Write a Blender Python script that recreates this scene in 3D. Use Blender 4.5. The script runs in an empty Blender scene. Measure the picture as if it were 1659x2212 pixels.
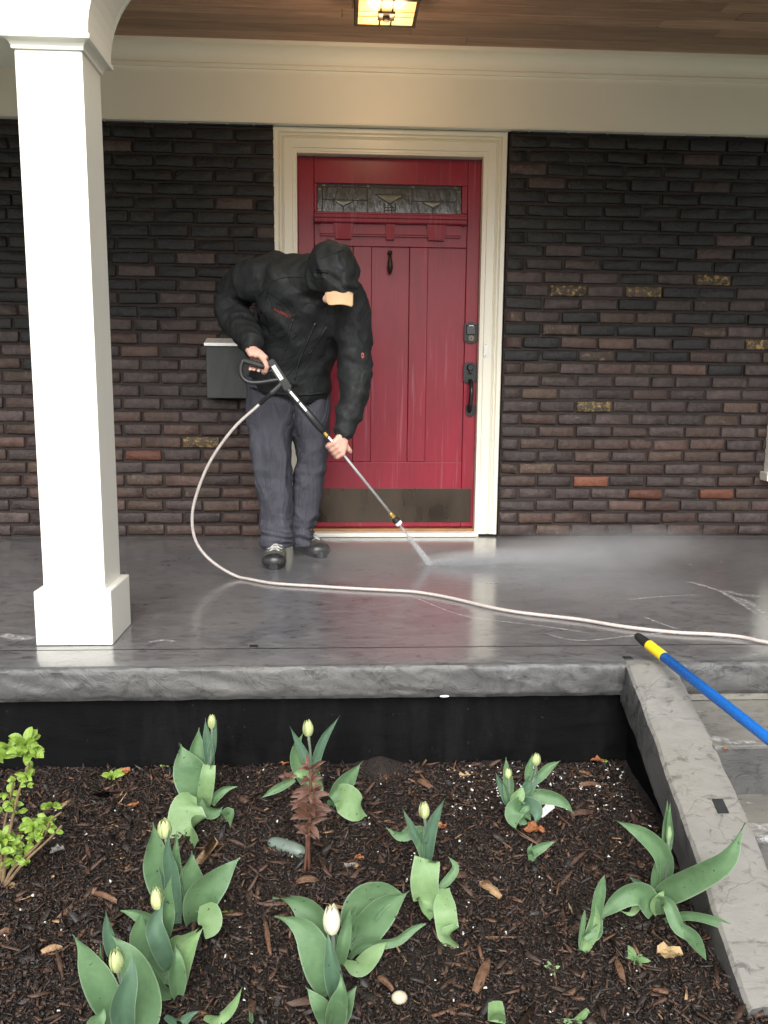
import bpy, bmesh, math, random
import numpy as np
from mathutils import Vector, Matrix, noise as mnoise
R = math.radians
random.seed(7)
rng = np.random.default_rng(7)
S = bpy.context.scene
COL = S.collection

# ------------------------------------------------------------------ camera
CAM = Vector((-0.268, -4.4907, 0.8234))
PITCH, YAW, ROLL, FPX = 0.1513, 0.0549, 0.0084, 1802.2
FWD = Vector((math.sin(YAW) * math.cos(PITCH), math.cos(YAW) * math.cos(PITCH), -math.sin(PITCH)))
_r = Vector((math.cos(YAW), -math.sin(YAW), 0))
_u = _r.cross(FWD)
RT = _r * math.cos(ROLL) + _u * math.sin(ROLL)
UP = -_r * math.sin(ROLL) + _u * math.cos(ROLL)
cd = bpy.data.cameras.new('camera')
cd.sensor_fit = 'VERTICAL'; cd.sensor_height = 36.0; cd.sensor_width = 27.0
cd.lens = FPX / 2212 * 36.0
cd.clip_start = 0.05; cd.clip_end = 600
cam = bpy.data.objects.new('camera', cd); COL.objects.link(cam)
cam.matrix_world = Matrix(((RT.x, UP.x, -FWD.x, CAM.x), (RT.y, UP.y, -FWD.y, CAM.y), (RT.z, UP.z, -FWD.z, CAM.z), (0, 0, 0, 1)))
S.camera = cam

# ------------------------------------------------------------------ sky, sun, exposure
SUN_EL, SUN_AZ = R(38), R(184)
W = bpy.data.worlds.new("World"); S.world = W; W.use_nodes = True
nt = W.node_tree; nt.nodes.clear()
sky = nt.nodes.new('ShaderNodeTexSky'); sky.sky_type = 'NISHITA'; sky.sun_disc = False
sky.sun_elevation = SUN_EL; sky.sun_rotation = SUN_AZ; sky.dust_density = 4.0; sky.air_density = 1.0
hs = nt.nodes.new('ShaderNodeHueSaturation'); hs.inputs['Saturation'].default_value = 0.16
bg = nt.nodes.new('ShaderNodeBackground'); bg.inputs['Strength'].default_value = 0.15
wo = nt.nodes.new('ShaderNodeOutputWorld')
nt.links.new(sky.outputs[0], hs.inputs['Color']); nt.links.new(hs.outputs[0], bg.inputs[0]); nt.links.new(bg.outputs[0], wo.inputs[0])
sl = bpy.data.lights.new('sun', 'SUN'); sl.energy = 1.5; sl.angle = R(50); sl.color = (1, 0.985, 0.95)
sun = bpy.data.objects.new('sun', sl); COL.objects.link(sun)
sdir = Vector((math.sin(SUN_AZ) * math.cos(SUN_EL), math.cos(SUN_AZ) * math.cos(SUN_EL), math.sin(SUN_EL)))
sun.rotation_euler = sdir.to_track_quat('Z', 'Y').to_euler(); sun.location = (0, -6, 8)
S.view_settings.view_transform = 'Standard'; S.view_settings.look = 'None'
S.view_settings.exposure = 0.75; S.view_settings.gamma = 1.0; S.view_settings.use_curve_mapping = False
S.render.engine = 'CYCLES'
S.cycles.use_denoising = True
S.cycles.max_bounces = 8; S.cycles.volume_bounces = 1; S.cycles.volume_step_rate = 1.0; S.cycles.caustics_reflective = False; S.cycles.caustics_refractive = False

# ------------------------------------------------------------------ measuring helpers
def ray(u, v): return FWD + RT * ((u - 829.5) / FPX) + UP * ((1106 - v) / FPX)
def PY(u, v, Y):
    d = ray(u, v); return CAM + d * ((Y - CAM.y) / d.y)
def PZ(u, v, Z):
    d = ray(u, v); return CAM + d * ((Z - CAM.z) / d.z)
def pxm(p): return (Vector(p) - CAM).dot(FWD) / FPX     # metres per photo pixel at p

# ------------------------------------------------------------------ object helpers
def mesh_of(bm, smooth=False):
    me = bpy.data.meshes.new('m'); bm.normal_update(); bm.to_mesh(me); bm.free()
    if smooth:
        for p in me.polygons: p.use_smooth = True
    return me
def link(name, me, mat=None, parent=None, **kw):
    o = bpy.data.objects.new(name, me); COL.objects.link(o)
    if me is not None:
        me.name = name
        if mat is not None and len(me.materials) == 0: me.materials.append(mat)
    if parent is not None: o.parent = parent
    for k, v in kw.items(): o[k] = v
    return o
def ob(name, bm, mat=None, parent=None, smooth=False, **kw): return link(name, mesh_of(bm, smooth), mat, parent, **kw)
def thing(name, label, cat, group=None):
    o = bpy.data.objects.new(name, None); COL.objects.link(o); o.empty_display_size = .1
    o['label'] = label; o['category'] = cat
    if group: o['group'] = group
    return o
def tag(o, label, cat, group=None):
    o['label'] = label; o['category'] = cat
    if group: o['group'] = group
    return o
def base_at(root, p):
    """put an Empty at the base p; its children keep their world places"""
    root.location = p
    for c in [x for x in bpy.data.objects if x.parent == root]:
        c.location = c.location - Vector(p)
def NB(): return bmesh.new()
def box(bm, a, b, bev=0.0, seg=2):
    a, b = Vector(a), Vector(b)
    lo = Vector(map(min, a, b)); hi = Vector(map(max, a, b))
    vs = [bm.verts.new((x, y, z)) for z in (lo.z, hi.z) for y in (lo.y, hi.y) for x in (lo.x, hi.x)]
    fs = [bm.faces.new([vs[i] for i in f]) for f in ((0, 2, 3, 1), (4, 5, 7, 6), (0, 1, 5, 4), (2, 6, 7, 3), (0, 4, 6, 2), (1, 3, 7, 5))]
    if bev > 0:
        es = list({e for f in fs for e in f.edges})
        bmesh.ops.bevel(bm, geom=es, offset=bev, segments=seg, affect='EDGES', profile=.5)
def prism(bm, poly, ax, a, b):
    """extrude a 2D polygon (pairs) along axis ax from a to b"""
    def mk(p, t):
        if ax == 'x': return (t, p[0], p[1])
        if ax == 'y': return (p[0], t, p[1])
        return (p[0], p[1], t)
    A = [bm.verts.new(mk(p, a)) for p in poly]; B = [bm.verts.new(mk(p, b)) for p in poly]
    n = len(poly)
    bm.faces.new(A[::-1]); bm.faces.new(B)
    for i in range(n): bm.faces.new((A[i], A[(i + 1) % n], B[(i + 1) % n], B[i]))
    bmesh.ops.recalc_face_normals(bm, faces=bm.faces)
def frames(pts):
    pts = [Vector(p) for p in pts]; T = []
    for i in range(len(pts)):
        a = pts[max(0, i - 1)]; b = pts[min(len(pts) - 1, i + 1)]
        T.append((b - a).normalized())
    n = T[0].orthogonal().normalized(); out = []
    for t in T:
        n = (n - t * n.dot(t))
        n = n.normalized() if n.length > 1e-6 else t.orthogonal().normalized()
        out.append((t, n, t.cross(n)))
    return out
def tube(bm, pts, rad, seg=10, caps=True):
    pts = [Vector(p) for p in pts]
    if not hasattr(rad, '__len__'): rad = [rad] * len(pts)
    rings = []
    for p, r, (t, n, b) in zip(pts, rad, frames(pts)):
        rings.append([bm.verts.new(p + (n * math.cos(2 * math.pi * k / seg) + b * math.sin(2 * math.pi * k / seg)) * r) for k in range(seg)])
    for a, c in zip(rings, rings[1:]):
        for k in range(seg): bm.faces.new((a[k], a[(k + 1) % seg], c[(k + 1) % seg], c[k]))
    if caps:
        bm.faces.new(rings[0][::-1]); bm.faces.new(rings[-1])
_ICO = {}
def ball(bm, c, r, sub=2, sc=(1, 1, 1), rot=None):
    if sub not in _ICO:
        t = bmesh.new(); bmesh.ops.create_icosphere(t, subdivisions=sub, radius=1.0); t.verts.ensure_lookup_table()
        _ICO[sub] = ([v.co.copy() for v in t.verts], [[v.index for v in f.verts] for f in t.faces]); t.free()
    V, F = _ICO[sub]; c = Vector(c); vs = []
    for q in V:
        p = Vector((q.x * sc[0], q.y * sc[1], q.z * sc[2])) * r
        if rot is not None: p = rot @ p
        vs.append(bm.verts.new(p + c))
    for f in F: bm.faces.new([vs[i] for i in f])
def spline(pts, n):
    pts = [Vector(p) for p in pts]
    if len(pts) == 2: return [pts[0].lerp(pts[1], i / (n - 1)) for i in range(n)]
    q = [pts[0] * 2 - pts[1]] + pts + [pts[-1] * 2 - pts[-2]]
    L = [0]
    for a, b in zip(pts, pts[1:]): L.append(L[-1] + (b - a).length)
    out = []
    for i in range(n):
        s = L[-1] * i / (n - 1); k = 0
        while k < len(pts) - 2 and s > L[k + 1]: k += 1
        t = (s - L[k]) / max(1e-9, L[k + 1] - L[k])
        p0, p1, p2, p3 = q[k], q[k + 1], q[k + 2], q[k + 3]
        out.append(.5 * ((2 * p1) + (p2 - p0) * t + (2 * p0 - 5 * p1 + 4 * p2 - p3) * t * t + (3 * p1 - p0 - 3 * p2 + p3) * t ** 3))
    return out
def N3(p, f=1.0, s=0.0): return mnoise.noise(Vector((p[0] * f + s, p[1] * f + s * 1.7, p[2] * f - s)))

# ------------------------------------------------------------------ materials
def srgb(r, g, b):
    f = lambda c: (c / 255 / 12.92) if c / 255 <= .04045 else ((c / 255 + .055) / 1.055) ** 2.4
    return (f(r), f(g), f(b), 1)
def new_mat(name):
    m = bpy.data.materials.new(name); m.use_nodes = True
    t = m.node_tree; b = t.nodes['Principled BSDF']
    return m, t, b
def node(t, typ, **kw):
    n = t.nodes.new(typ)
    for k, v in kw.items():
        if k.startswith('i_'):
            n.inputs[k[2:].replace('_', ' ')].default_value = v
        else: setattr(n, k, v)
    return n
def coords(t, stretch=(1, 1, 1), world=True, rot=(0, 0, 0)):
    if world: src = node(t, 'ShaderNodeNewGeometry').outputs['Position']
    else: src = node(t, 'ShaderNodeTexCoord').outputs['Object']
    mp = node(t, 'ShaderNodeMapping'); mp.inputs['Scale'].default_value = stretch; mp.inputs['Rotation'].default_value = rot
    t.links.new(src, mp.inputs['Vector']); return mp.outputs[0]
def noise_tex(t, vec, scale, detail=5, rough=.6, dist=0.0):
    n = node(t, 'ShaderNodeTexNoise'); n.inputs['Scale'].default_value = scale; n.inputs['Detail'].default_value = detail
    n.inputs['Roughness'].default_value = rough; n.inputs['Distortion'].default_value = dist
    t.links.new(vec, n.inputs['Vector']); return n.outputs['Fac']
def ramp(t, fac, stops):
    r = node(t, 'ShaderNodeValToRGB'); e = r.color_ramp.elements
    while len(e) < len(stops): e.new(.5)
    for k, (p, c) in enumerate(stops):
        e[k].position = p; e[k].color = c if hasattr(c, '__len__') else (c, c, c, 1)
    t.links.new(fac, r.inputs[0]); return r.outputs[0]
def mixc(t, fac, a, b, mode='MIX'):
    n = node(t, 'ShaderNodeMix', data_type='RGBA', blend_type=mode)
    for sock, val in ((n.inputs[0], fac), (n.inputs[6], a), (n.inputs[7], b)):
        if hasattr(val, 'links') or isinstance(val, bpy.types.NodeSocket): t.links.new(val, sock)
        else: sock.default_value = val
    return n.outputs[2]
def math_n(t, op, a, b=None):
    n = node(t, 'ShaderNodeMath', operation=op)
    for i, v in enumerate((a, b)):
        if v is None: continue
        if isinstance(v, bpy.types.NodeSocket): t.links.new(v, n.inputs[i])
        else: n.inputs[i].default_value = v
    return n.outputs[0]
def bump(t, b, h, strength=.4, dist=.01):
    n = node(t, 'ShaderNodeBump'); n.inputs['Strength'].default_value = strength; n.inputs['Distance'].default_value = dist
    t.links.new(h, n.inputs['Height'])
    if b.inputs['Normal'].links: t.links.new(b.inputs['Normal'].links[0].from_socket, n.inputs['Normal'])
    t.links.new(n.outputs[0], b.inputs['Normal'])
def simple(name, c, rough=.5, metal=0, var=.25, scale=12, bscale=60, bst=.15, bdist=.004, stretch=(1, 1, 1), rvar=.12, spec=.5, rand=0.0, detail=5):
    """a base colour broken up by noise, with rough and bump variation; rand adds a per-object shift"""
    m, t, b = new_mat(name); c = tuple(c[:3])
    vec = coords(t, stretch)
    n1 = noise_tex(t, vec, scale, detail)
    lo = tuple(x * (1 - var) for x in c) + (1,); hi = tuple(min(1, x * (1 + var)) for x in c) + (1,)
    col = ramp(t, n1, [(.3, lo), (.7, hi)])
    if rand:
        oi = node(t, 'ShaderNodeObjectInfo').outputs['Random']
        k = ramp(t, oi, [(0, 1 - rand), (1, 1 + rand)])
        col = mixc(t, 1.0, col, k, 'MULTIPLY')
    t.links.new(col, b.inputs['Base Color'])
    rr = ramp(t, n1, [(.3, max(0, rough - rvar)), (.7, min(1, rough + rvar))])
    t.links.new(rr, b.inputs['Roughness'])
    b.inputs['Metallic'].default_value = metal; b.inputs['Specular IOR Level'].default_value = spec
    if bst: bump(t, b, noise_tex(t, vec, bscale, 4), bst, bdist)
    return m
M = {}
M['white'] = simple('white_paint', (.80, .79, .71), .38, var=.03, scale=3, bscale=90, bst=.06, stretch=(1, 1, .3))
M['trim'] = simple('cream_trim_paint', (.76, .73, .62), .36, var=.03, scale=3, bscale=90, bst=.06)
M['frieze'] = simple('frieze_paint', (.87, .84, .73), .5, var=.03, scale=2, bscale=120, bst=.08)
M['black_wall'] = simple('black_foundation_paint', (.0022, .0024, .0027), .7, var=.5, scale=9, bscale=40, bst=.2, bdist=.004, stretch=(1, 1, 3), spec=.12)
M['black_metal'] = simple('black_metal', (.012, .012, .012), .35, var=.3, metal=.3, bst=.05)
M['bronze'] = simple('oil_rubbed_bronze', (.030, .022, .016), .38, metal=.6, var=.4, scale=30)
M['mailbox'] = simple('dark_green_grey_metal', (.022, .027, .024), .45, var=.15, scale=6, stretch=(8, 8, 1))
M['steel_lid'] = simple('brushed_light_metal', (.75, .75, .73), .4, var=.1, metal=.2, scale=40)
M['rubber'] = simple('black_rubber', (.012, .013, .013), .5, var=.3, scale=30)
M['plastic'] = simple('black_plastic', (.018, .019, .020), .38, var=.2, scale=20)
M['chrome'] = simple('bright_steel', (.80, .81, .83), .34, metal=.75, var=.05, bst=0)
M['brass'] = simple('brass', (.62, .44, .13), .3, metal=1, var=.15, bst=0)
M['label_white'] = simple('white_label', (.78, .78, .76), .5, var=.05)
M['hose'] = simple('beige_hose', (.47, .42, .39), .45, var=.12, scale=60, bscale=300, bst=.4)
M['blue'] = simple('blue_pole_paint', (.015, .20, .74), .3, var=.08, bst=.03)
M['yellow'] = simple('yellow_plastic', (.82, .58, .02), .35, var=.06, bst=.03)
M['skin'] = simple('skin', (.58, .33, .25), .5, var=.12, scale=50, bscale=250, bst=.2)
M['cap_blue'] = simple('blue_grey_cap_cloth', (.11, .12, .22), .8, var=.1)
M['cap_tan'] = simple('tan_cap_bill_cloth', (.55, .37, .21), .8, var=.08, bscale=400, bst=.3)
_m = M['cap_tan']; _t = _m.node_tree; _w = node(_t, 'ShaderNodeTexWave', wave_type='BANDS', bands_direction='Z'); _w.inputs['Scale'].default_value = 55; _w.inputs['Distortion'].default_value = .4
_t.links.new(coords(_t), _w.inputs['Vector']); bump(_t, _t.nodes['Principled BSDF'], _w.outputs['Fac'], .35, .002)
M['lace'] = simple('grey_lace', (.45, .45, .42), .7, var=.2)
M['boot'] = simple('dark_olive_boot', (.075, .075, .060), .5, var=.35, scale=40)
M['red_print'] = simple('red_print', (.35, .03, .02), .6, bst=0)
M['zip'] = simple('glossy_zip_tape', (.02, .02, .022), .16, bst=0)
M['grass'] = simple('lawn', (.07, .10, .03), .9, var=.4, scale=3, bst=.5)
M['stone'] = simple('green_grey_stone', (.14, .18, .15), .42, var=.2, scale=20, bscale=90, bst=.15)
M['tag'] = simple('white_plastic_tag', (.8, .8, .8), .35, bst=0)
M['perlite'] = simple('perlite', (.75, .73, .68), .8, var=.1)
M['dry_leaf'] = simple('dry_orange_leaf', (.30, .11, .04), .7, var=.4, scale=60)
M['tan_leaf'] = simple('dry_tan_leaf', (.36, .25, .12), .7, var=.3, scale=60)
M['twig'] = simple('tan_twig_bark', (.17, .115, .06), .8, var=.45, scale=60, bscale=120, bst=.5)
M['stem'] = simple('tulip_stem', (.13, .16, .12), .5, var=.2)
M['petal'] = simple('pale_green_white_petal', (.42, .48, .22), .5, var=.38, scale=55, bst=.1, stretch=(1, 1, .3))
M['petal_white'] = simple('white_petal', (.70, .69, .52), .45, var=.08, scale=40, bst=.1, stretch=(1, 1, .3))
M['bud_green'] = simple('green_bud', (.22, .32, .16), .5, var=.2, scale=40)

_m = M['black_wall']; _t = _m.node_tree; _b = _t.nodes['Principled BSDF']
_c0 = _b.inputs['Base Color'].links[0].from_socket
_s1 = ramp(_t, noise_tex(_t, coords(_t, (1, 1, .6)), 70, 3, .7), [(.70, 0.0), (.76, .5)]); _s2 = ramp(_t, noise_tex(_t, coords(_t, (6, 6, 1.2)), 1.6, 5, .7), [(.5, 0.0), (.75, .30)])
_c1 = mixc(_t, _s2, _c0, (.022, .021, .020, 1)); _t.links.new(mixc(_t, _s1, _c1, (.10, .10, .10, 1)), _b.inputs['Base Color'])
def leaf_mat(name, a, b_, vein, rough=.45):
    m, t, b = new_mat(name)
    vec = coords(t, (1, 1, 1))
    n1 = noise_tex(t, vec, 20, 6, .7, .6); n2 = noise_tex(t, vec, 60, 3)
    col = ramp(t, n1, [(.3, a), (.7, b_)])
    at = node(t, 'ShaderNodeAttribute', attribute_name='lu')
    w = node(t, 'ShaderNodeTexWave', wave_type='BANDS', bands_direction='X'); w.inputs['Scale'].default_value = 7.0; w.inputs['Distortion'].default_value = .6
    t.links.new(at.outputs['Vector'], w.inputs['Vector'])
    col = mixc(t, math_n(t, 'MULTIPLY', w.outputs['Fac'], .22), col, vein)
    sxl = node(t, 'ShaderNodeSeparateXYZ'); t.links.new(at.outputs['Vector'], sxl.inputs[0])
    rim = ramp(t, math_n(t, 'ABSOLUTE', sxl.outputs[0]), [(.90, 0.0), (.985, .55)]); col = mixc(t, rim, col, (.36, .46, .32, 1))
    # specks of soil splashed on the leaf
    sp = ramp(t, noise_tex(t, vec, 85, 3), [(.675, 0.0), (.70, 1.0)])
    col = mixc(t, math_n(t, 'MULTIPLY', sp, .8), col, (.03, .02, .015, 1))
    t.links.new(col, b.inputs['Base Color'])
    b.inputs['Roughness'].default_value = rough; b.inputs['Specular IOR Level'].default_value = .45
    bump(t, b, w.outputs['Fac'], .22, .002); bump(t, b, n2, .2, .003)
    # light through the blade
    tr = node(t, 'ShaderNodeBsdfTranslucent'); t.links.new(col, tr.inputs['Color'])
    mx = node(t, 'ShaderNodeMixShader'); mx.inputs[0].default_value = .18
    out = [n for n in t.nodes if n.type == 'OUTPUT_MATERIAL'][0]
    t.links.new(b.outputs[0], mx.inputs[1]); t.links.new(tr.outputs[0], mx.inputs[2]); t.links.new(mx.outputs[0], out.inputs[0])
    return m
M['tulip_leaf'] = leaf_mat('tulip_leaf', (.078, .158, .072, 1), (.145, .255, .120, 1), (.22, .34, .19, 1))
M['tulip_pale'] = leaf_mat('pale_tulip_leaf', (.155, .275, .105, 1), (.25, .385, .175, 1), (.31, .44, .24, 1))
M['tulip_blue'] = leaf_mat('blue_green_tulip_leaf', (.062, .128, .078, 1), (.105, .190, .118, 1), (.17, .27, .18, 1))
M['lime_leaf'] = leaf_mat('lime_shrub_leaf', (.18, .30, .035, 1), (.29, .43, .06, 1), (.33, .47, .11, 1), .4)
M['maroon_leaf'] = leaf_mat('maroon_leaf', (.085, .032, .026, 1), (.19, .095, .06, 1), (.22, .11, .08, 1))

def brick_mat(name, a, b_, cspot, spotamt, rough=.50, dist=.5, sscale=24):
    m, t, b = new_mat(name)
    vec = coords(t, (1, 1, 1))
    oi = node(t, 'ShaderNodeObjectInfo').outputs['Random']
    n1 = noise_tex(t, vec, 22, 6, .65, .2); n2 = noise_tex(t, vec, 75, 5, .7)
    col = ramp(t, n1, [(.32, a), (.68, b_)])
    col = mixc(t, 1.0, col, ramp(t, oi, [(0, .62), (.55, .95), (1, 1.35)]), 'MULTIPLY')
    sp = ramp(t, noise_tex(t, vec, sscale, 7, .8, dist), [(.58 - spotamt, 0.0), (.66 - spotamt, 1.0)])
    col = mixc(t, sp, col, cspot)
    t.links.new(col, b.inputs['Base Color'])
    t.links.new(ramp(t, n2, [(.3, rough - .16), (.7, rough + .15)]), b.inputs['Roughness'])
    b.inputs['Specular IOR Level'].default_value = .42
    bump(t, b, n1, .5, .010); bump(t, b, n2, .8, .006)
    return m
M['brick_dark'] = brick_mat('brick_dark_stain', (.026, .017, .0155, 1), (.072, .049, .044, 1), (.10, .08, .074, 1), .0)
M['brick_brown'] = brick_mat('brick_brown', (.042, .023, .018, 1), (.088, .050, .039, 1), (.07, .05, .045, 1), .0)
M['brick_tan'] = brick_mat('brick_worn_tan', (.040, .024, .017, 1), (.085, .052, .036, 1), (.14, .11, .09, 1), .02)
M['brick_orange'] = brick_mat('brick_bare_orange', (.11, .036, .020, 1), (.17, .062, .035, 1), (.04, .025, .02, 1), -.03)
M['brick_gold'] = brick_mat('brick_spalled_yellow', (.03, .022, .016, 1), (.06, .04, .02, 1), (.36, .235, .085, 1), .07, dist=.15, sscale=34)
M['mortar'] = simple('dark_mortar', (.027, .019, .017), .8, var=.35, scale=14, bscale=110, bst=.6, bdist=.006)
M['mortar_grey'] = simple('grey_mortar', (.05, .048, .046), .8, var=.4, scale=14, bscale=110, bst=.6, bdist=.006)

M['brick_shade'] = brick_mat('brick_black_shade', (.006, .006, .006, 1), (.016, .015, .015, 1), (.025, .024, .024, 1), .0)  # stained brick made darker still: shade under the roof put into its colour
def door_mat():
    m, t, b = new_mat('red_door_paint')
    vec = coords(t, (1, 1, .25)); n1 = noise_tex(t, vec, 10, 4)
    col = ramp(t, n1, [(.3, (.20, .007, .020, 1)), (.7, (.265, .012, .030, 1))])
    v2 = coords(t, (62, 1, 2.2)); drip = noise_tex(t, v2, 1.0, 4, .6, .5)
    big = noise_tex(t, coords(t, (3, 1, 1.3)), 1.0, 2)
    d = math_n(t, 'MULTIPLY', ramp(t, drip, [(.56, 0.0), (.66, 1.0)]), ramp(t, big, [(.38, 0.0), (.56, 1.0)]))
    col = mixc(t, math_n(t, 'MULTIPLY', d, .21), col, (.50, .30, .34, 1))
    t.links.new(col, b.inputs['Base Color'])
    t.links.new(ramp(t, d, [(0, .34), (1, .5)]), b.inputs['Roughness'])
    bump(t, b, noise_tex(t, coords(t, (60, 1, 4)), 1, 3), .05, .003); b.inputs['Specular IOR Level'].default_value = .35
    return m
M['door'] = door_mat()
def plank_mat():
    m, t, b = new_mat('stained_cedar')
    oi = node(t, 'ShaderNodeObjectInfo').outputs['Random']
    vec = coords(t, (2.2, 26, 26))
    add = node(t, 'ShaderNodeVectorMath', operation='ADD'); cmb = node(t, 'ShaderNodeCombineXYZ')
    for i in range(3): t.links.new(math_n(t, 'MULTIPLY', oi, 60.0), cmb.inputs[i])
    t.links.new(vec, add.inputs[0]); t.links.new(cmb.outputs[0], add.inputs[1])
    g = noise_tex(t, add.outputs[0], 1.0, 6, .65, 1.2)
    col = ramp(t, g, [(.25, (.25, .145, .10, 1)), (.5, (.40, .25, .175, 1)), (.75, (.54, .36, .26, 1))])
    col = mixc(t, 1.0, col, ramp(t, oi, [(0, .62), (1, 1.25)]), 'MULTIPLY')
    t.links.new(col, b.inputs['Base Color']); b.inputs['Roughness'].default_value = .5
    bump(t, b, g, .15, .003); return m
M['plank'] = plank_mat()
def wet_concrete(name, a, b_, rlo, rhi, bs=.5, tint=(.13, .115, .11, 1), crack=0, wet=False):
    m, t, b = new_mat(name)
    vec = coords(t, (1, 1, 1)); st = coords(t, (.8, 1.6, 1), rot=(0, 0, .15))
    big = noise_tex(t, vec, 1.7, 5, .6, .6); mid = noise_tex(t, st, 9, 7, .7, 1.4); fine = noise_tex(t, vec, 60, 5, .7)
    col = ramp(t, mid, [(.28, a), (.7, b_)])
    col = mixc(t, ramp(t, big, [(.4, 0.0), (.65, .75)]), col, tint)
    dk = ramp(t, noise_tex(t, st, 22, 5, .7, 1.0), [(.54, 1.0), (.66, .35)])
    col = mixc(t, .8, col, dk, 'MULTIPLY')
    t.links.new(col, b.inputs['Base Color'])
    rr = math_n(t, 'ADD', math_n(t, 'MULTIPLY', mid, .5), math_n(t, 'MULTIPLY', big, .5))
    t.links.new(ramp(t, rr, [(.36, rlo), (.66, rhi)]), b.inputs['Roughness'])
    b.inputs['Specular IOR Level'].default_value = .55
    bump(t, b, mid, bs, .010); bump(t, b, fine, bs * .35, .003)
    if wet:
        b.inputs['Coat Weight'].default_value = 1.0; b.inputs['Coat IOR'].default_value = 1.42
        pool = ramp(t, rr, [(.38, .015), (.62, .075)]); t.links.new(pool, b.inputs['Coat Roughness'])
        cbm = node(t, 'ShaderNodeBump'); cbm.inputs['Strength'].default_value = .065; cbm.inputs['Distance'].default_value = .012
        t.links.new(noise_tex(t, coords(t, (1, 2.0, 1)), 26, 5, .65, .8), cbm.inputs['Height']); t.links.new(cbm.outputs[0], b.inputs['Coat Normal'])
    if crack:
        wv = noise_tex(t, vec, 6, 3); ad = node(t, 'ShaderNodeVectorMath', operation='MULTIPLY_ADD')
        cb = node(t, 'ShaderNodeCombineXYZ'); [t.links.new(wv, cb.inputs[i]) for i in range(3)]
        t.links.new(cb.outputs[0], ad.inputs[0]); ad.inputs[1].default_value = (.22, .22, .22); t.links.new(coords(t, (1, 1, 1.6)), ad.inputs[2])
        vo = node(t, 'ShaderNodeTexVoronoi', feature='DISTANCE_TO_EDGE'); vo.inputs['Scale'].default_value = crack; t.links.new(ad.outputs[0], vo.inputs['Vector'])
        gate = ramp(t, noise_tex(t, vec, 3.1, 2), [(.45, 0.0), (.56, 1.0)])
        ln = math_n(t, 'MULTIPLY', ramp(t, vo.outputs['Distance'], [(0.0, 1.0), (.014, 0.0)]), gate)
        c0 = b.inputs['Base Color'].links[0].from_socket
        t.links.new(mixc(t, math_n(t, 'MULTIPLY', ln, .28), c0, (.03, .03, .03, 1)), b.inputs['Base Color'])
        bump(t, b, math_n(t, 'SUBTRACT', 1.0, ln), .25, .004)
        vo2 = node(t, 'ShaderNodeTexVoronoi', feature='F1'); vo2.inputs['Scale'].default_value = crack * 1.3; t.links.new(ad.outputs[0], vo2.inputs['Vector'])
        bump(t, b, vo2.outputs['Distance'], .22, .010)
    return m
M['floor'] = wet_concrete('wet_stamped_concrete', (.066, .067, .071, 1), (.180, .178, .182, 1), .25, .5, .16, (.165, .157, .154, 1), wet=True)
M['edge'] = wet_concrete('stone_face_and_shade_concrete', (.040, .041, .042, 1), (.108, .108, .106, 1), .32, .6, .55, (.12, .115, .11, 1), 7.0)
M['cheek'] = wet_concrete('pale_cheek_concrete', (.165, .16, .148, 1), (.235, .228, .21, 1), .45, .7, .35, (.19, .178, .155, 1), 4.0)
M['step'] = wet_concrete('wet_step_concrete', (.14, .135, .125, 1), (.23, .22, .20, 1), .22, .5, .3, (.20, .19, .155, 1))
M['bounce'] = wet_concrete('pale_bounce_concrete', (.32, .32, .31, 1), (.44, .43, .41, 1), .4, .7, .2, (.38, .37, .35, 1))
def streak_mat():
    m, t, b = new_mat('pale_residue_and_glare')
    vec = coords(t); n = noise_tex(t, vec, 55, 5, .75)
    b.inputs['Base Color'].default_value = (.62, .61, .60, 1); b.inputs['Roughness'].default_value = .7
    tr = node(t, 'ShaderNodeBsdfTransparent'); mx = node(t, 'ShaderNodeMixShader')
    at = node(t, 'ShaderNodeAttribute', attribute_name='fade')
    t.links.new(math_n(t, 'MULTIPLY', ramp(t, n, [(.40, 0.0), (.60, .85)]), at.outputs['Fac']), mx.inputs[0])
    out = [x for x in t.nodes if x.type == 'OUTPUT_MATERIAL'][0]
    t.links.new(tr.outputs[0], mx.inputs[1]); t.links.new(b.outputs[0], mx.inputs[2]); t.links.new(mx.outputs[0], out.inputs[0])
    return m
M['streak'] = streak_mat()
def soil_mat():
    m, t, b = new_mat('dark_soil'); vec = coords(t)
    n = noise_tex(t, vec, 45, 6, .7); col = ramp(t, n, [(.3, (.006, .004, .003, 1)), (.55, (.022, .014, .010, 1)), (.8, (.045, .028, .02, 1))])
    t.links.new(col, b.inputs['Base Color']); b.inputs['Roughness'].default_value = .8
    bump(t, b, n, 1.0, .02); return m
M['soil'] = soil_mat()
for nm, c in (('chip_a', (.0150, .0095, .0068)), ('chip_b', (.037, .0215, .0150)), ('chip_c', (.076, .041, .027)), ('chip_d', (.135, .070, .040)), ('chip_e', (.30, .19, .10)), ('chip_f', (.05, .045, .045)), ('chip_g', (.22, .21, .20))):
    M[nm] = simple(nm.replace('chip', 'bark_tone'), c, .55, var=.35, scale=70, bscale=200, bst=.5, rvar=.2)
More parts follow.
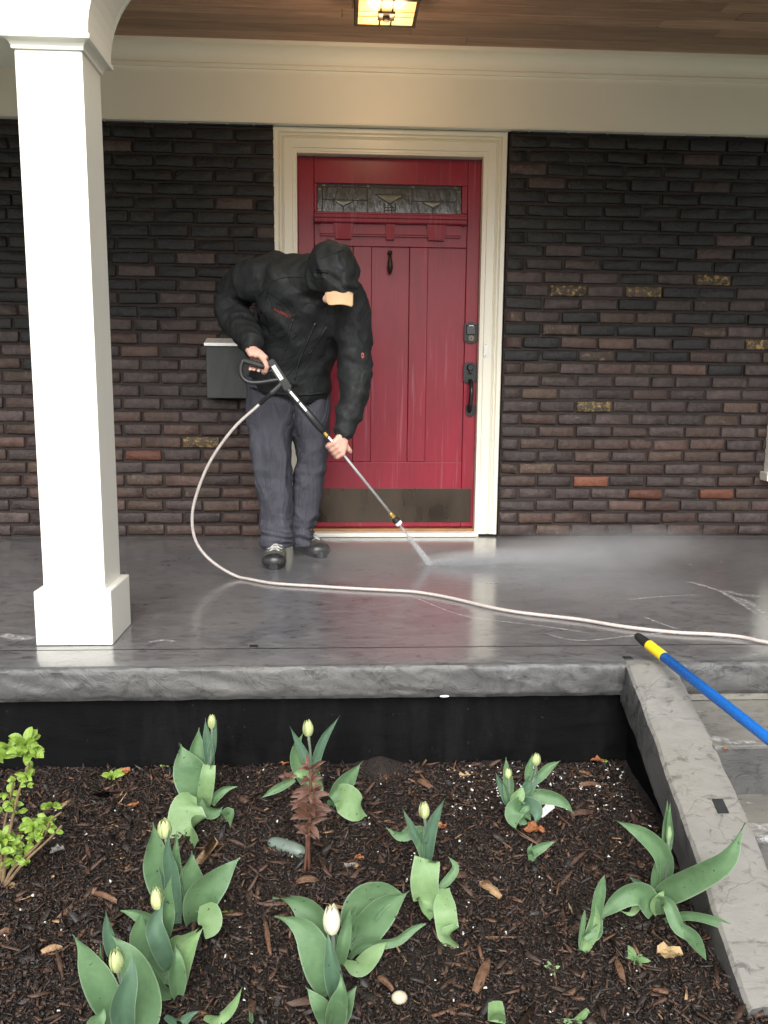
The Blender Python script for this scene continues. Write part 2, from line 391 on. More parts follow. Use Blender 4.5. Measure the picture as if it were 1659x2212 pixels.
def cloth(name, c, rough, var, wr=1.0, spec=.3, st=(1, 1, 1), cs=9.0, rot=(0, 0, 0)):
    m, t, b = new_mat(name); vec = coords(t)
    n1 = noise_tex(t, vec, 7, 5, .6, .8); n2 = noise_tex(t, vec, 26, 5, .6, 1.2); n3 = noise_tex(t, vec, 500, 2)
    lo = tuple(x * (1 - var) for x in c) + (1,); hi = tuple(x * (1 + var) for x in c) + (1,)
    t.links.new(ramp(t, n1, [(.3, lo), (.7, hi)]), b.inputs['Base Color'])
    t.links.new(ramp(t, n2, [(.35, rough - .12), (.65, rough + .15)]), b.inputs['Roughness'])
    b.inputs['Specular IOR Level'].default_value = spec
    for k_, (sc_, ds_, am_) in enumerate(((cs, 1.6, .030), (cs * 2.2, 1.2, .012))):
        nr = noise_tex(t, coords(t, st, rot=rot), sc_, 3, .5, ds_)
        rg = ramp(t, math_n(t, 'ABSOLUTE', math_n(t, 'SUBTRACT', nr, .5)), [(0.0, 0.0), (.035, .6), (.20, 1.0)])
        bump(t, b, rg, (.34 if k_ == 0 else .16) * wr, am_)
    bump(t, b, n2, .25 * wr, .010); bump(t, b, n3, .1, .001)
    return m
M['jacket'] = cloth('black_shell_fabric', (.0125, .0142, .0142), .68, .4, .55, .28, (1, 1, .7), 4.6, (0, .6, 0))
M['trouser'] = cloth('slate_trouser_fabric', (.060, .060, .074), .8, .22, .8, .2, (1.3, 1, .38), 8.0, (0, .25, 0))
def glass_mat():
    m, t, b = new_mat('textured_door_glass'); vec = coords(t, (30, 1, 6))
    n = noise_tex(t, vec, 1.2, 4)
    t.links.new(ramp(t, n, [(.3, (.018, .019, .015, 1)), (.7, (.048, .048, .040, 1))]), b.inputs['Base Color'])
    b.inputs['Roughness'].default_value = .16; b.inputs['Specular IOR Level'].default_value = .8
    bump(t, b, n, .35, .01); return m
M['glass'] = glass_mat()
M['came'] = simple('lead_came', (.05, .045, .035), .4, metal=.5, bst=0)
M['bevel_glass'] = simple('bevelled_glass', (.16, .15, .10), .1, spec=.9, bst=0)
def lamp_mat():
    m, t, b = new_mat('amber_lamp_glass'); vec = coords(t, (6, 6, 6))
    n = noise_tex(t, vec, 1.5, 3)
    col = ramp(t, n, [(.3, (1, .36, .05, 1)), (.7, (1, .66, .22, 1))])
    b.inputs['Base Color'].default_value = (.7, .45, .2, 1); t.links.new(col, b.inputs['Emission Color']); b.inputs['Emission Strength'].default_value = .85
    b.inputs['Roughness'].default_value = .3; return m
M['lamp'] = lamp_mat()

# ================================================================== THE SETTING
# lawn out to the horizon
bm = NB(); bmesh.ops.create_grid(bm, x_segments=1, y_segments=1, size=200)
for v in bm.verts: v.co.z = -0.66
ob('lawn', bm, M['grass'], kind='structure')
bm = NB(); box(bm, (-14, -17, -.70), (14, -4.05, -.655)); ob('bounce_ground', bm, M['bounce'], kind='structure')  # added unseen pale ground that bounces light up under the porch roof

# porch floor: stamped slab with a groove near the front and a hewn stone-like edge
FX0, FX1, FY = -3.2, 3.2, -2.115
bm = NB()
box(bm, (FX0, -1.947, -.104), (FX1, .10, 0))
fl = ob('porch_floor', bm, M['floor'], kind='structure')
bm = NB()
nx = 420; prof = [(-1.941, -.02, 0), (-1.941, 0.0, 0), (-2.03, 0.0, 0), (-2.098, 0.0, .1), (-2.110, -.003, .4), (-2.1155, -.011, .9), (-2.117, -.045, 1), (-2.116, -.07, 1), (-2.112, -.090, 1), (-2.104, -.104, .6), (-1.96, -.104, 0)]
prof = prof[:5] + [(y0 + (y1 - y0) * t, z0 + (z1 - z0) * t, k0 + (k1 - k0) * t) for (y0, z0, k0), (y1, z1, k1) in zip(prof[5:9], prof[6:10]) for t in (0, .34, .67)] + prof[9:]
rows = []
for i in range(nx + 1):
    x = FX0 + (FX1 - FX0) * i / nx; r = []
    for (y, z, k) in prof:
        d = (mnoise.noise(Vector((x * 5 + z * 14, z * 12 - x, 3))) * .005 + (1 - abs(mnoise.noise(Vector((x * 9 + z * 22, z * 16 - x * 2, 9)))) * 2) * .003 + mnoise.noise(Vector((x * 45, z * 60, 1))) * .003) * k
        r.append(bm.verts.new((x, y - d, z + (mnoise.noise(Vector((x * 14, 5, z))) * .004 * k if z < -.08 or z > -.01 else 0))))
    rows.append(r)
for a, c in zip(rows, rows[1:]):
    for k in range(len(prof) - 1): bm.faces.new((a[k], c[k], c[k + 1], a[k + 1]))
bm.normal_update()
me = mesh_of(bm, True); me.materials.append(M['floor']); me.materials.append(M['edge'])
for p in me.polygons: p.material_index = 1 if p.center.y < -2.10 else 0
link('floor_border', me, None, fl); me.set_sharp_from_angle(angle=R(38))

# chalky streaks left on the wet floor, and glare put into the colour
def ribbon(bm, pts, w, lay, dz=.0015, seed=0, n=60):
    P = spline(pts, n); prev = None
    for i, p in enumerate(P):
        t = (P[min(i + 1, n - 1)] - P[max(i - 1, 0)]).normalized(); s = Vector((-t.y, t.x, 0))
        ww = w * (.45 + 1.1 * abs(mnoise.noise(Vector((i * .31, seed, 0))))) * (1 if 1 < i < n - 2 else .2)
        f = min(1, i / 8, (n - 1 - i) / 8)
        vs = [bm.verts.new((p.x + s.x * ww * k, p.y + s.y * ww * k, dz)) for k in (-1, 0, 1)]
        for v, q in zip(vs, (.25, 1, .25)): v[lay] = f * q
        if prev:
            for k in range(2): bm.faces.new((prev[k], prev[k + 1], vs[k + 1], vs[k]))
        prev = vs
bm = NB(); lay = bm.verts.layers.float.new('fade')
G = lambda *uv: [PZ(u, v, 0) for u, v in uv]
streaks = [([(880, 1285), (1000, 1330), (1150, 1350), (1300, 1372)], .007), ([(1160, 1365), (1250, 1384), (1370, 1374), (1480, 1366), (1560, 1378), (1650, 1392)], .008),
           ([(1480, 1255), (1560, 1280), (1640, 1330)], .02), ([(1560, 1275), (1600, 1285), (1655, 1290)], .035), ([(1590, 1290), (1630, 1310), (1656, 1330)], .03), ([(1350, 1298), (1420, 1290), (1520, 1285)], .008),
           ([(320, 1388), (350, 1384), (380, 1386)], .012), ([(0, 1372), (40, 1378), (75, 1380)], .04), ([(1385, 1330), (1420, 1345), (1470, 1362)], .008)]  # the streak by the left edge paints white sky glare
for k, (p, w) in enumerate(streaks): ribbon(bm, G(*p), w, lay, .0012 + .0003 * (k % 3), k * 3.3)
ob('residue_and_glare', bm, M['streak'], fl, kind='stuff')
# two small drain plates in the floor edge
for (u, v) in ((1356, 1422), (548, 1397)):
    p = PZ(u, v, 0); bm = NB(); box(bm, (p.x - .013, p.y - .012, -.002), (p.x + .013, p.y + .012, .003), .001); ob('floor_plug', bm, M['rubber'], fl)

# black painted foundation below the slab
bm = NB(); box(bm, (FX0, -2.065, -.75), (.655, -1.90, -.104))
tag(ob('foundation_wall', bm, M['black_wall']), 'black painted foundation wall under the grey porch slab', 'wall')

# steps beside the cheek wall, and path at the foot
def step_block(name, x0, x1, y0, y1, z0, z1, lab):
    bm = NB(); box(bm, (x0, y0, z0), (x1, y1, z1), .008, 2); bmesh.ops.subdivide_edges(bm, edges=[e for e in bm.edges if e.calc_length() > .5], cuts=24)
    for v in bm.verts: v.co.y += mnoise.noise(v.co * 9) * .004; v.co.z += mnoise.noise(v.co * 6) * .002
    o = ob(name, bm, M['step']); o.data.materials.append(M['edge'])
    for f in o.data.polygons: f.material_index = 1 if f.normal.z < .6 else 0  # risers take the darker concrete, their shade put into the colour
    o['kind'] = 'structure'; o['label'] = lab; return o
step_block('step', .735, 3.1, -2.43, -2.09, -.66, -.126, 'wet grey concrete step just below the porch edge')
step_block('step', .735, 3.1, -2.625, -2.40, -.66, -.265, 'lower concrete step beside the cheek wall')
bm = NB(); box(bm, (.735, -2.108, -.1225), (3.1, -2.0, -.1042)); ob('riser_base', bm, M['step'], kind='structure')
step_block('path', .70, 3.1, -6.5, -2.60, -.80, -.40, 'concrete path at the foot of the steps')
bm = NB(); lay = bm.verts.layers.float.new('fade')
for (u, v, z, s) in ((1600, 1760, -.265, .022), (1640, 1790, -.265, .05), (1652, 1815, -.265, .05), (1618, 1738, -.265, .012), (1552, 1600, -.126, .045), (1585, 1606, -.126, .04), (1620, 1607, -.126, .03), (1512, 1540, -.126, .012)):
    c = PZ(u, v, z)
    ce = bm.verts.new((c.x, c.y, z + .0045)); ce[lay] = 1.1; rg = []
    for k in range(18):
        a = k / 18 * 2 * math.pi; rr = s * (.75 + .5 * mnoise.noise(Vector((math.cos(a) * 2 + u, math.sin(a) * 2, v))))
        q = bm.verts.new((c.x + math.cos(a) * rr, c.y + math.sin(a) * rr * .55, z + .0045)); q[lay] = .25; rg.append(q)
    for k in range(18): bm.faces.new((ce, rg[k], rg[(k + 1) % 18]))
ob('paint_drips', bm, M['streak'], kind='stuff')

# cheek wall: sloping pale cap on a black painted base
def zc_(y): return .45 * (y + 2.13)
cw = thing('cheek_wall', 'sloping grey concrete cheek wall between flower bed and steps', 'wall')
bm = NB(); rows = []
ny = 60
for i in range(ny + 1):
    y = -2.10 - .93 * i / ny; zt = min(0.003, zc_(y)); f = max(0, min(1, (-2.15 - y) / .85))
    xl = .596 - .042 * f ** 1.4; xr = .742 + .005 * math.sin(f * 3) - .03 * f * f
    pr = [(xl + .03, zt - .135), (xl - .004, zt - .13), (xl - .006, zt - .10), (xl - .003, zt - .07), (xl - .005, zt - .04), (xl - .002, zt - .012), (xl + .006, zt - .003), (xl + .03, zt + .001), (xl + .065, zt - .001), ((xl + xr) / 2 + .02, zt + .002), (xr - .012, zt), (xr - .002, zt - .006), (xr, zt - .03), (xr, zt - .42)]
    rows.append([bm.verts.new((x + mnoise.noise(Vector((x * 9, y * 11, z * 11))) * .005 + mnoise.noise(Vector((x * 40, y * 40, z * 40))) * .0018, y, z + mnoise.noise(Vector((x * 14, y * 14, 2))) * .003)) for x, z in pr])
for a, c in zip(rows, rows[1:]):
    for k in range(len(a) - 1): bm.faces.new((a[k], a[k + 1], c[k + 1], c[k]))
bm.faces.new(rows[-1]); bm.faces.new(rows[0][::-1])
bmesh.ops.recalc_face_normals(bm, faces=bm.faces)
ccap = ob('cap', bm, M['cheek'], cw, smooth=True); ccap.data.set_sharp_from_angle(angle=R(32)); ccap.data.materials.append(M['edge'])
for f in ccap.data.polygons: f.material_index = 1 if f.normal.z < .45 else 0  # steep faces darker: stained concrete, with shade painted in as well
bm = NB(); prism(bm, [(-2.05, -.75), (-2.05, -.13), (-2.13, -.13), (-3.0, zc_(-3.0) - .13), (-3.0, -.75)], 'x', .632, .70); ob('wall_base', bm, M['black_wall'], cw)
p = PZ(1522, 1726, -.2)
bm = NB(); yy = p.y; y0, y1 = yy - .028, yy + .006
yq = -2.595
prism(bm, [(yq - .018, zc_(yq - .018) + .0045), (yq + .018, zc_(yq + .018) + .0045), (yq + .018, zc_(yq + .018) - .01), (yq - .018, zc_(yq - .018) - .01)], 'x', .668, .695); ob('plug', bm, M['rubber'], cw, label='dark square plug set in the cap')

# ------------------------------------------------------------------ flower bed
def mz(x, y): return -.335 + (y + 2.06) * .094
def mzn(x, y): return mz(x, y) + mnoise.noise(Vector((x * 3, y * 3, 0))) * .012 + mnoise.noise(Vector((x * 11, y * 11, 4))) * .007
def bed(u, v):
    d = ray(u, v); t = 1.0
    # intersect with the sloped plane
    t = (mz(0, 0) - CAM.z + 0 + .094 * CAM.y - .094 * 0) / (d.z - .094 * d.y)
    return CAM + d * t
bm = NB(); nx, ny = 150, 110; vv = []
for j in range(ny + 1):
    y = -2.066 - 1.75 * j / ny
    r = []
    for i in range(nx + 1):
        x = -2.6 + 3.24 * i / nx
        z = mzn(x, y) + mnoise.noise(Vector((x * 40, y * 40, 2))) * .006
        if y < -3.25: z -= (-3.25 - y) * .5
        g = (x - PZ(820, 1640, -.33).x); z += .035 * math.exp(-(g / .05) ** 2 - ((y + 2.09) / .05) ** 2)
        r.append(bm.verts.new((x, y, z)))
    vv.append(r)
for j in range(ny):
    for i in range(nx): bm.faces.new((vv[j][i], vv[j][i + 1], vv[j + 1][i + 1], vv[j + 1][i]))
bmesh.ops.reverse_faces(bm, faces=bm.faces)
ob('soil', bm, M['soil'], smooth=True, kind='structure')

def flakes(name, n, lmin, lmax, mats, wts, xr=(-1.5, .60), yr=(-3.35, -2.075), fl=.3, lift=.004, flat=.5, aspect=(.12, .4)):
    x = rng.uniform(xr[0], xr[1], n); y = rng.uniform(yr[0], yr[1], n)
    L = lmin + (lmax - lmin) * rng.random(n) ** 2.2; Wd = L * rng.uniform(aspect[0], aspect[1], n); H = np.minimum(Wd * .35, .003)
    yaw = rng.uniform(0, 2 * math.pi, n); pit = rng.normal(0, flat, n); rol = rng.normal(0, flat, n)
    z = np.array([mzn(a, b) for a, b in zip(x, y)]) + rng.random(n) * lift
    corners = np.array([(-1, -1, -1), (1, -.7, -1), (1, .5, -1), (-1, 1, -1), (-.9, -.8, 1), (.8, -.5, 1), (.7, .6, 1), (-1, .7, 1)], float) * .5
    V = np.repeat(corners[None], n, 0) * (1 + rng.normal(0, .36, (n, 8, 3)))
    V[:, :, 0] *= L[:, None]; V[:, :, 1] *= Wd[:, None]; V[:, :, 2] *= H[:, None]
    V[:, :, 2] += (V[:, :, 0] ** 2) * rng.normal(0, 4, n)[:, None]
    cy, sy, cp, sp, cr, sr = np.cos(yaw), np.sin(yaw), np.cos(pit), np.sin(pit), np.cos(rol), np.sin(rol)
    X = V[:, :, 0]; Y = V[:, :, 1] * cr[:, None] - V[:, :, 2] * sr[:, None]; Z = V[:, :, 1] * sr[:, None] + V[:, :, 2] * cr[:, None]
    X2 = X * cp[:, None] + Z * sp[:, None]; Z2 = -X * sp[:, None] + Z * cp[:, None]
    V2 = np.stack([X2 * cy[:, None] - Y * sy[:, None] + x[:, None], X2 * sy[:, None] + Y * cy[:, None] + y[:, None], Z2 + z[:, None]], -1).reshape(-1, 3)
    V2[:, 1] = np.minimum(V2[:, 1], -2.07)
    F = np.array([(0, 3, 2, 1), (4, 5, 6, 7), (0, 1, 5, 4), (1, 2, 6, 5), (2, 3, 7, 6), (3, 0, 4, 7)])
    F2 = (F[None] + (np.arange(n) * 8)[:, None, None]).reshape(-1, 4)
    me = bpy.data.meshes.new(name)
    me.vertices.add(len(V2)); me.vertices.foreach_set('co', V2.ravel())
    me.loops.add(F2.size); me.loops.foreach_set('vertex_index', F2.ravel().astype(np.int32))
    me.polygons.add(len(F2)); me.polygons.foreach_set('loop_start', (np.arange(len(F2)) * 4).astype(np.int32))
    mi = np.repeat(rng.choice(len(mats), n, p=np.array(wts) / sum(wts)), 6).astype(np.int32)
    for m in mats: me.materials.append(M[m])
    me.polygons.foreach_set('material_index', mi); me.update(calc_edges=True)
    return link(name, me, kind='stuff')
flakes('bark_crumbs', 60000, .0025, .011, ['chip_a', 'chip_b', 'chip_c', 'chip_d', 'chip_f'], [52, 30, 12, 2.2, 2.5], lift=.010, flat=.7, aspect=(.45, 1))
flakes('bark_mulch', 46000, .005, .024, ['chip_a', 'chip_b', 'chip_c', 'chip_d', 'chip_f'], [46, 32, 15, 2.6, 2.5], lift=.013, flat=.55, aspect=(.08, .30))
flakes('bark_flakes', 6000, .010, .040, ['chip_a', 'chip_b', 'chip_c', 'chip_d', 'chip_f'], [36, 34, 22, 4, 4], lift=.014, flat=.35, aspect=(.20, .55))
flakes('wood_splinters', 1300, .015, .075, ['chip_c', 'chip_d', 'chip_e', 'chip_f'], [50, 32, 9, 10], lift=.012, flat=.25, aspect=(.08, .28))
flakes('perlite_grains', 420, .004, .009, ['perlite'], [1], lift=.010, aspect=(.7, 1))
flakes('perlite_grains', 260, .004, .011, ['perlite'], [1], xr=(.05, .6), yr=(-2.35, -2.09), lift=.012, aspect=(.7, 1))

# ================================================================== THE HOUSE FRONT
def brick_mesh(seed, chip=0.0):
    """one worn brick, 1 unit long (scaled), front toward -y"""
    rs = random.Random(seed); Lh, Hh, D = .0965, .0278, .05
    xs = [-Lh, -Lh + .007, rs.uniform(-.03, .03), Lh - .007, Lh]; zs = [-Hh, -Hh + .006, Hh - .006, Hh]; nxb, nzb = 4, 3; bm = NB(); gr = []
    tx, tz = rs.uniform(-.012, .012), rs.uniform(-.05, .05)
    for j in range(nzb + 1):
        row = []
        for i in range(nxb + 1):
            x, z = xs[i], zs[j]; ex = i in (0, nxb); ez = j in (0, nzb)
            x += rs.uniform(-.0022, .0022); z += rs.uniform(-.0028, .0008) * (1 if j == nzb else -1) if ez else rs.uniform(-.001, .001)
            y = tx * x + tz * z + rs.uniform(-.0008, .0008) + (.0042 if (ex and ez) else .0030 if (ex or ez) else 0)
            if chip and (ex or ez) and rs.random() < chip: y += .008; x *= .97; z *= .95
            row.append(bm.verts.new((x, y, z)))
        gr.append(row)
    for j in range(nzb):
        for i in range(nxb): bm.faces.new((gr[j][i], gr[j][i + 1], gr[j + 1][i + 1], gr[j + 1][i]))
    loop = [gr[0][i] for i in range(nxb + 1)] + [gr[j][nxb] for j in range(1, nzb + 1)] + [gr[nzb][i] for i in range(nxb - 1, -1, -1)] + [gr[j][0] for j in range(nzb - 1, 0, -1)]
    back = [bm.verts.new((v.co.x, D, v.co.z)) for v in loop]; n = len(loop)
    for k in range(n): bm.faces.new((loop[(k + 1) % n], loop[k], back[k], back[(k + 1) % n]))
    bmesh.ops.recalc_face_normals(bm, faces=bm.faces)
    me = mesh_of(bm, True); me.materials.append(M['brick_dark'])
    for p in me.polygons: p.use_smooth = abs(p.normal.y) > .6
    return me
BM = [brick_mesh(100 + k, .0 if k < 7 else .20) for k in range(20)]
for k, m in enumerate(BM): m.name = 'brick'
COURSE = .0677
special = {}
def mark(u, v, kind): special[(u, v)] = kind
for u, v in ((1570, 593), (1412, 645), (1640, 750), (475, 958), (1272, 884)): mark(u, v, 'brick_gold')
for u, v in ((1250, 643),): mark(u, v, 'brick_gold')
for u, v in ((1245, 1034), (1362, 1058), (1522, 1057), (300, 982), (345, 985)): mark(u, v, 'brick_orange')
for u, v in ((1345, 700), (1535, 722), (1272, 772), (1412, 800), (1190, 800), (1150, 855), (1535, 895), (1240, 720), (1370, 618), (1130, 690), (1215, 618), (1200, 1135), (1410, 980), (1180, 1010), (1120, 1012), (420, 1010), (300, 1030), (440, 1055), (330, 1090), (500, 1090), (1300, 745), (1440, 700), (60, 1000), (20, 940)): mark(u, v, 'brick_tan')
SP = [(PY(u, v, 0), k) for (u, v), k in special.items()]
def sm_(x, a, b):
    t = max(0, min(1, (x - a) / (b - a))); return t * t * (3 - 2 * t)
def brick_wall(name, lab, x_edge, sgn, nlen):
    w = thing(name, lab, 'wall')
    out = []
    for j in range(33):
        z = COURSE * j + .009 + .0288; half = (j % 2 == 1)
        x = .012 + (.1015 if False else 0); first = True; xs = 0.008
        while xs < nlen:
            L = .090 if (half and first) else .190
            if not first and rng.random() < .035: L = .12
            out.append((x_edge + sgn * (xs + L / 2), z + rng.normal(0, .0012), L)); xs += L + .0130; first = False
    out.sort(key=lambda q: abs(q[0]))
    near = {}
    for p, kk in SP:
        if sgn * (p.x - x_edge) > 0: near.setdefault(min(range(len(out)), key=lambda i: (max(0, abs(out[i][0] - p.x) - out[i][2] / 2 + .02)) ** 2 + (out[i][1] - p.z) ** 2), kk)
    far = NB()
    for n_, (x, z, L) in enumerate(out):
        me = BM[int(rng.integers(20))]
        y = rng.normal(0, .0034)
        if n_ < 298:
            o = bpy.data.objects.new('brick', me); COL.objects.link(o); o.parent = w
            o.location = (x, y, z); o.scale = (L / .193 * (1 if rng.random() < .5 else 1), 1, 1)
            o.rotation_euler = (0, rng.normal(0, .008), rng.normal(0, .006))
            k = 'brick_dark'
            hgt = z
            r = rng.random()
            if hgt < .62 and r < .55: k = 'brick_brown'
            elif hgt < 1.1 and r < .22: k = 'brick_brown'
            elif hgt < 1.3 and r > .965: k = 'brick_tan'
            if k != 'brick_tan' and rng.random() < .92 * sm_(z, .75, 1.65): k = 'brick_shade'  # more likely higher up, painting the porch shade into the bricks
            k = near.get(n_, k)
            if k == 'brick_gold': o['label'] = 'brick with a broken yellow face'
            if k == 'brick_orange': o['label'] = 'bare orange brick'
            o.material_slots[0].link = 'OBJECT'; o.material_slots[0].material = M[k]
        else: box(far, (x - L / 2, y, z - .0288), (x + L / 2, .05, z + .0288))
    if len(far.verts): ob('outer_bricks', far, M['brick_dark'], w, kind='stuff')
    else: far.free()
    bm = NB(); a, b = sorted((x_edge + sgn * .004, x_edge + sgn * (nlen + .05)))
    bmesh.ops.create_grid(bm, x_segments=60, y_segments=60, size=.5)
    for v in bm.verts:
        X = a + (v.co.x + .5) * (b - a); Z = (v.co.y + .5) * 2.30
        v.co = (X, .0125 + mnoise.noise(Vector((X * 20, Z * 20, 0))) * .0035, Z)
    ob('mortar', bm, M['mortar'] if sgn > 0 else M['mortar'], w)
    bm = NB(); box(bm, (a, .03, 0), (b, .20, 2.30)); ob('backing', bm, M['mortar'], w)
    return w
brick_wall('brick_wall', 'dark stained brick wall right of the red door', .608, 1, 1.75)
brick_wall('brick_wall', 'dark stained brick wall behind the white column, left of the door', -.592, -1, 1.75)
def side_wall(x0, x1, lab):
    w = thing('brick_wall', lab, 'wall'); bm = NB(); box(bm, (x0, .0125, 0), (x1, .2, 2.3)); ob('mortar', bm, M['mortar'], w); return w

# house mass around and behind (so light only enters through the porch front)
bm = NB(); box(bm, (-3.2, .20, -.7), (-.60, .5, 3.2)); box(bm, (.62, .20, -.7), (3.2, .5, 3.2)); box(bm, (-.60, .20, 2.2), (.62, .5, 3.2)); box(bm, (-.60, .22, -.1), (.62, .5, 2.2))
tag(ob('house_body', bm, M['black_wall']), 'house mass behind the brick front and the door', 'house')

# frieze band with crown mould under the ceiling
fr = thing('frieze', 'cream painted frieze band with crown moulding above the brick wall and door', 'frieze')
bm = NB(); box(bm, (-3.2, -.030, 2.124), (3.2, .20, 2.42), .003); ob('frieze_board', bm, M['frieze'], fr)
def sweep_x(bm, prof, x0, x1):
    A = [bm.verts.new((x0, y, z)) for y, z in prof]; B = [bm.verts.new((x1, y, z)) for y, z in prof]; n = len(prof)
    for i in range(n): bm.faces.new((A[i], A[(i + 1) % n], B[(i + 1) % n], B[i]))
    bm.faces.new(A[::-1]); bm.faces.new(B); bmesh.ops.recalc_face_normals(bm, faces=bm.faces)
bm = NB(); cr = [(-.028, 2.368), (-.046, 2.368), (-.048, 2.384), (-.040, 2.389)]
for k in range(9):
    a = k / 8 * math.pi / 2; cr.append((-.046 - .060 * (1 - math.cos(a)), 2.392 + .062 * math.sin(a)))
cr += [(-.116, 2.456), (-.118, 2.474), (-.028, 2.474)]
sweep_x(bm, cr, -3.2, 3.2); ob('crown_moulding', bm, M['frieze'], fr)
bm = NB(); box(bm, (-3.2, -.036, 2.117), (3.2, .01, 2.1225), .001); ob('lower_bead', bm, M['frieze'], fr)

# porch ceiling of cedar boards, roof above
pc = thing('porch_ceiling', 'stained cedar plank ceiling over the porch', 'ceiling')
CZ = 2.475; pw = .088; y = -.035
pm = []
for k in range(6):
    bm = NB(); box(bm, (-.5, 0, 0), (.5, pw - .003, .016), .003, 1); me = mesh_of(bm); me.materials.append(M['plank']); me.name = 'plank'; pm.append(me)
row = 0
while y > -1.66:
    x = -3.2 + rng.uniform(-1.5, 0)
    while x < 3.2:
        L = rng.uniform(1.4, 2.8); a, b = max(x, -3.2), min(x + L, 3.2)
        if b - a > .05:
            o = bpy.data.objects.new('plank', pm[int(rng.integers(6))]); COL.objects.link(o); o.parent = pc
            o.location = ((a + b) / 2, y - pw, CZ + rng.uniform(0, .0015)); o.scale = (b - a - .0015, 1, 1)
        x += L
    y -= pw; row += 1
bm = NB(); box(bm, (-3.2, -2.35, 2.80), (3.2, .5, 2.95)); box(bm, (-3.2, -1.68, 2.4935), (3.2, .19, 2.60))
tag(ob('porch_roof', bm, M['trim']), 'porch roof deck above the plank ceiling', 'roof')

# columns: plinth, shaft, capital
def sq_loft(bm, cx_, cy_, prof):
    rings = []
    for h, z in prof: rings.append([bm.verts.new((cx_ + sx * h, cy_ + sy * h, z)) for sx, sy in ((-1, -1), (1, -1), (1, 1), (-1, 1))])
    for a, c in zip(rings, rings[1:]):
        for k in range(4): bm.faces.new((a[k], a[(k + 1) % 4], c[(k + 1) % 4], c[k]))
    bm.faces.new(rings[0][::-1]); bm.faces.new(rings[-1])
CCX, CCY = -1.1015, -1.780
CAPZ = 1.765
def column(cx_, lab):
    c = thing('porch_column', lab, 'column', 'porch columns')
    bm = NB(); sq_loft(bm, 0, 0, [(.1185, .0025), (.1185, .172), (.1165, .176)]); 
    bmesh.ops.bevel(bm, geom=[e for e in bm.edges if abs(e.verts[0].co.z - e.verts[1].co.z) > .05], offset=.003, segments=2, affect='EDGES')
    ob('plinth', bm, M['white'], c)
    bm = NB(); sq_loft(bm, 0, 0, [(.095, .1755), (.095, CAPZ - .001)])
    bmesh.ops.bevel(bm, geom=[e for e in bm.edges if abs(e.verts[0].co.z - e.verts[1].co.z) > .05], offset=.003, segments=2, affect='EDGES')
    ob('shaft', bm, M['white'], c)
    bm = NB(); pr = [(.0955, CAPZ), (.1015, CAPZ + .001), (.1025, CAPZ + .010)]
    for k in range(1, 7):
        a = k / 6 * math.pi / 2; pr.append((.1045 + .018 * (1 - math.cos(a)), CAPZ + .011 + .013 * math.sin(a)))
    pr += [(.1265, CAPZ + .0245), (.128, CAPZ + .036), (.126, CAPZ + .038)]
    sq_loft(bm, 0, 0, pr); ob('capital', bm, M['white'], c)
    c.location = (cx_, CCY, 0); return c
column(CCX, 'tall white square porch column left of the man')
RCX = 1.425
column(RCX, 'white square porch column standing at the right end of the steps, mostly out of frame')
# beam over the columns with curved brackets
BZ = CAPZ + .039
ab = thing('porch_beam', 'white painted porch beam with an arched soffit resting on the column', 'beam')
def arch_poly():
    x0, x1 = CCX + .122, RCX - .122; rx, rz = .30, .30; P = [(-3.2, BZ), (x0, BZ)]
    for k in range(1, 17):
        a = k / 16 * math.pi / 2; P.append((x0 + rx * (1 - math.cos(a)), BZ + rz * math.sin(a)))
    for k in range(0, 17):
        a = k / 16 * math.pi / 2; P.append((x1 - rx * (1 - math.sin(a)), BZ + rz * math.cos(a)))
    return P + [(3.2, BZ), (3.2, 2.799), (-3.2, 2.799)]
def arch_body(yf, yb, mat, nm, inset=0):
    bm = NB(); P = arch_poly(); lo = P[:-2]
    A = [bm.verts.new((x, yf, z + inset)) for x, z in lo]; B = [bm.verts.new((x, yb, z + inset)) for x, z in lo]
    At = [bm.verts.new((x, yf, 2.799)) for x, z in lo]; Bt = [bm.verts.new((x, yb, 2.799)) for x, z in lo]
    for i in range(len(lo) - 1):
        bm.faces.new((A[i], A[i + 1], B[i + 1], B[i])); bm.faces.new((A[i + 1], A[i], At[i], At[i + 1])); bm.faces.new((B[i], B[i + 1], Bt[i + 1], Bt[i])); bm.faces.new((At[i], Bt[i], Bt[i + 1], At[i + 1]))
    bmesh.ops.remove_doubles(bm, verts=bm.verts, dist=1e-5); bmesh.ops.recalc_face_normals(bm, faces=bm.faces)
    return ob(nm, bm, mat, ab)
YF, YB = CCY - .122, CCY + .122
arch_body(YF, YF + .016, M['white'], 'front_fascia'); arch_body(YB - .016, YB, M['white'], 'rear_fascia'); arch_body(YF + .0165, YB - .0165, M['white'], 'soffit', .004)
bm = NB(); box(bm, (-3.2, CCY - .1275, CAPZ + .0255), (CCX - .1285, CCY + .1275, CAPZ + .0380), .002); ob('soffit_bead', bm, M['white'], ab)

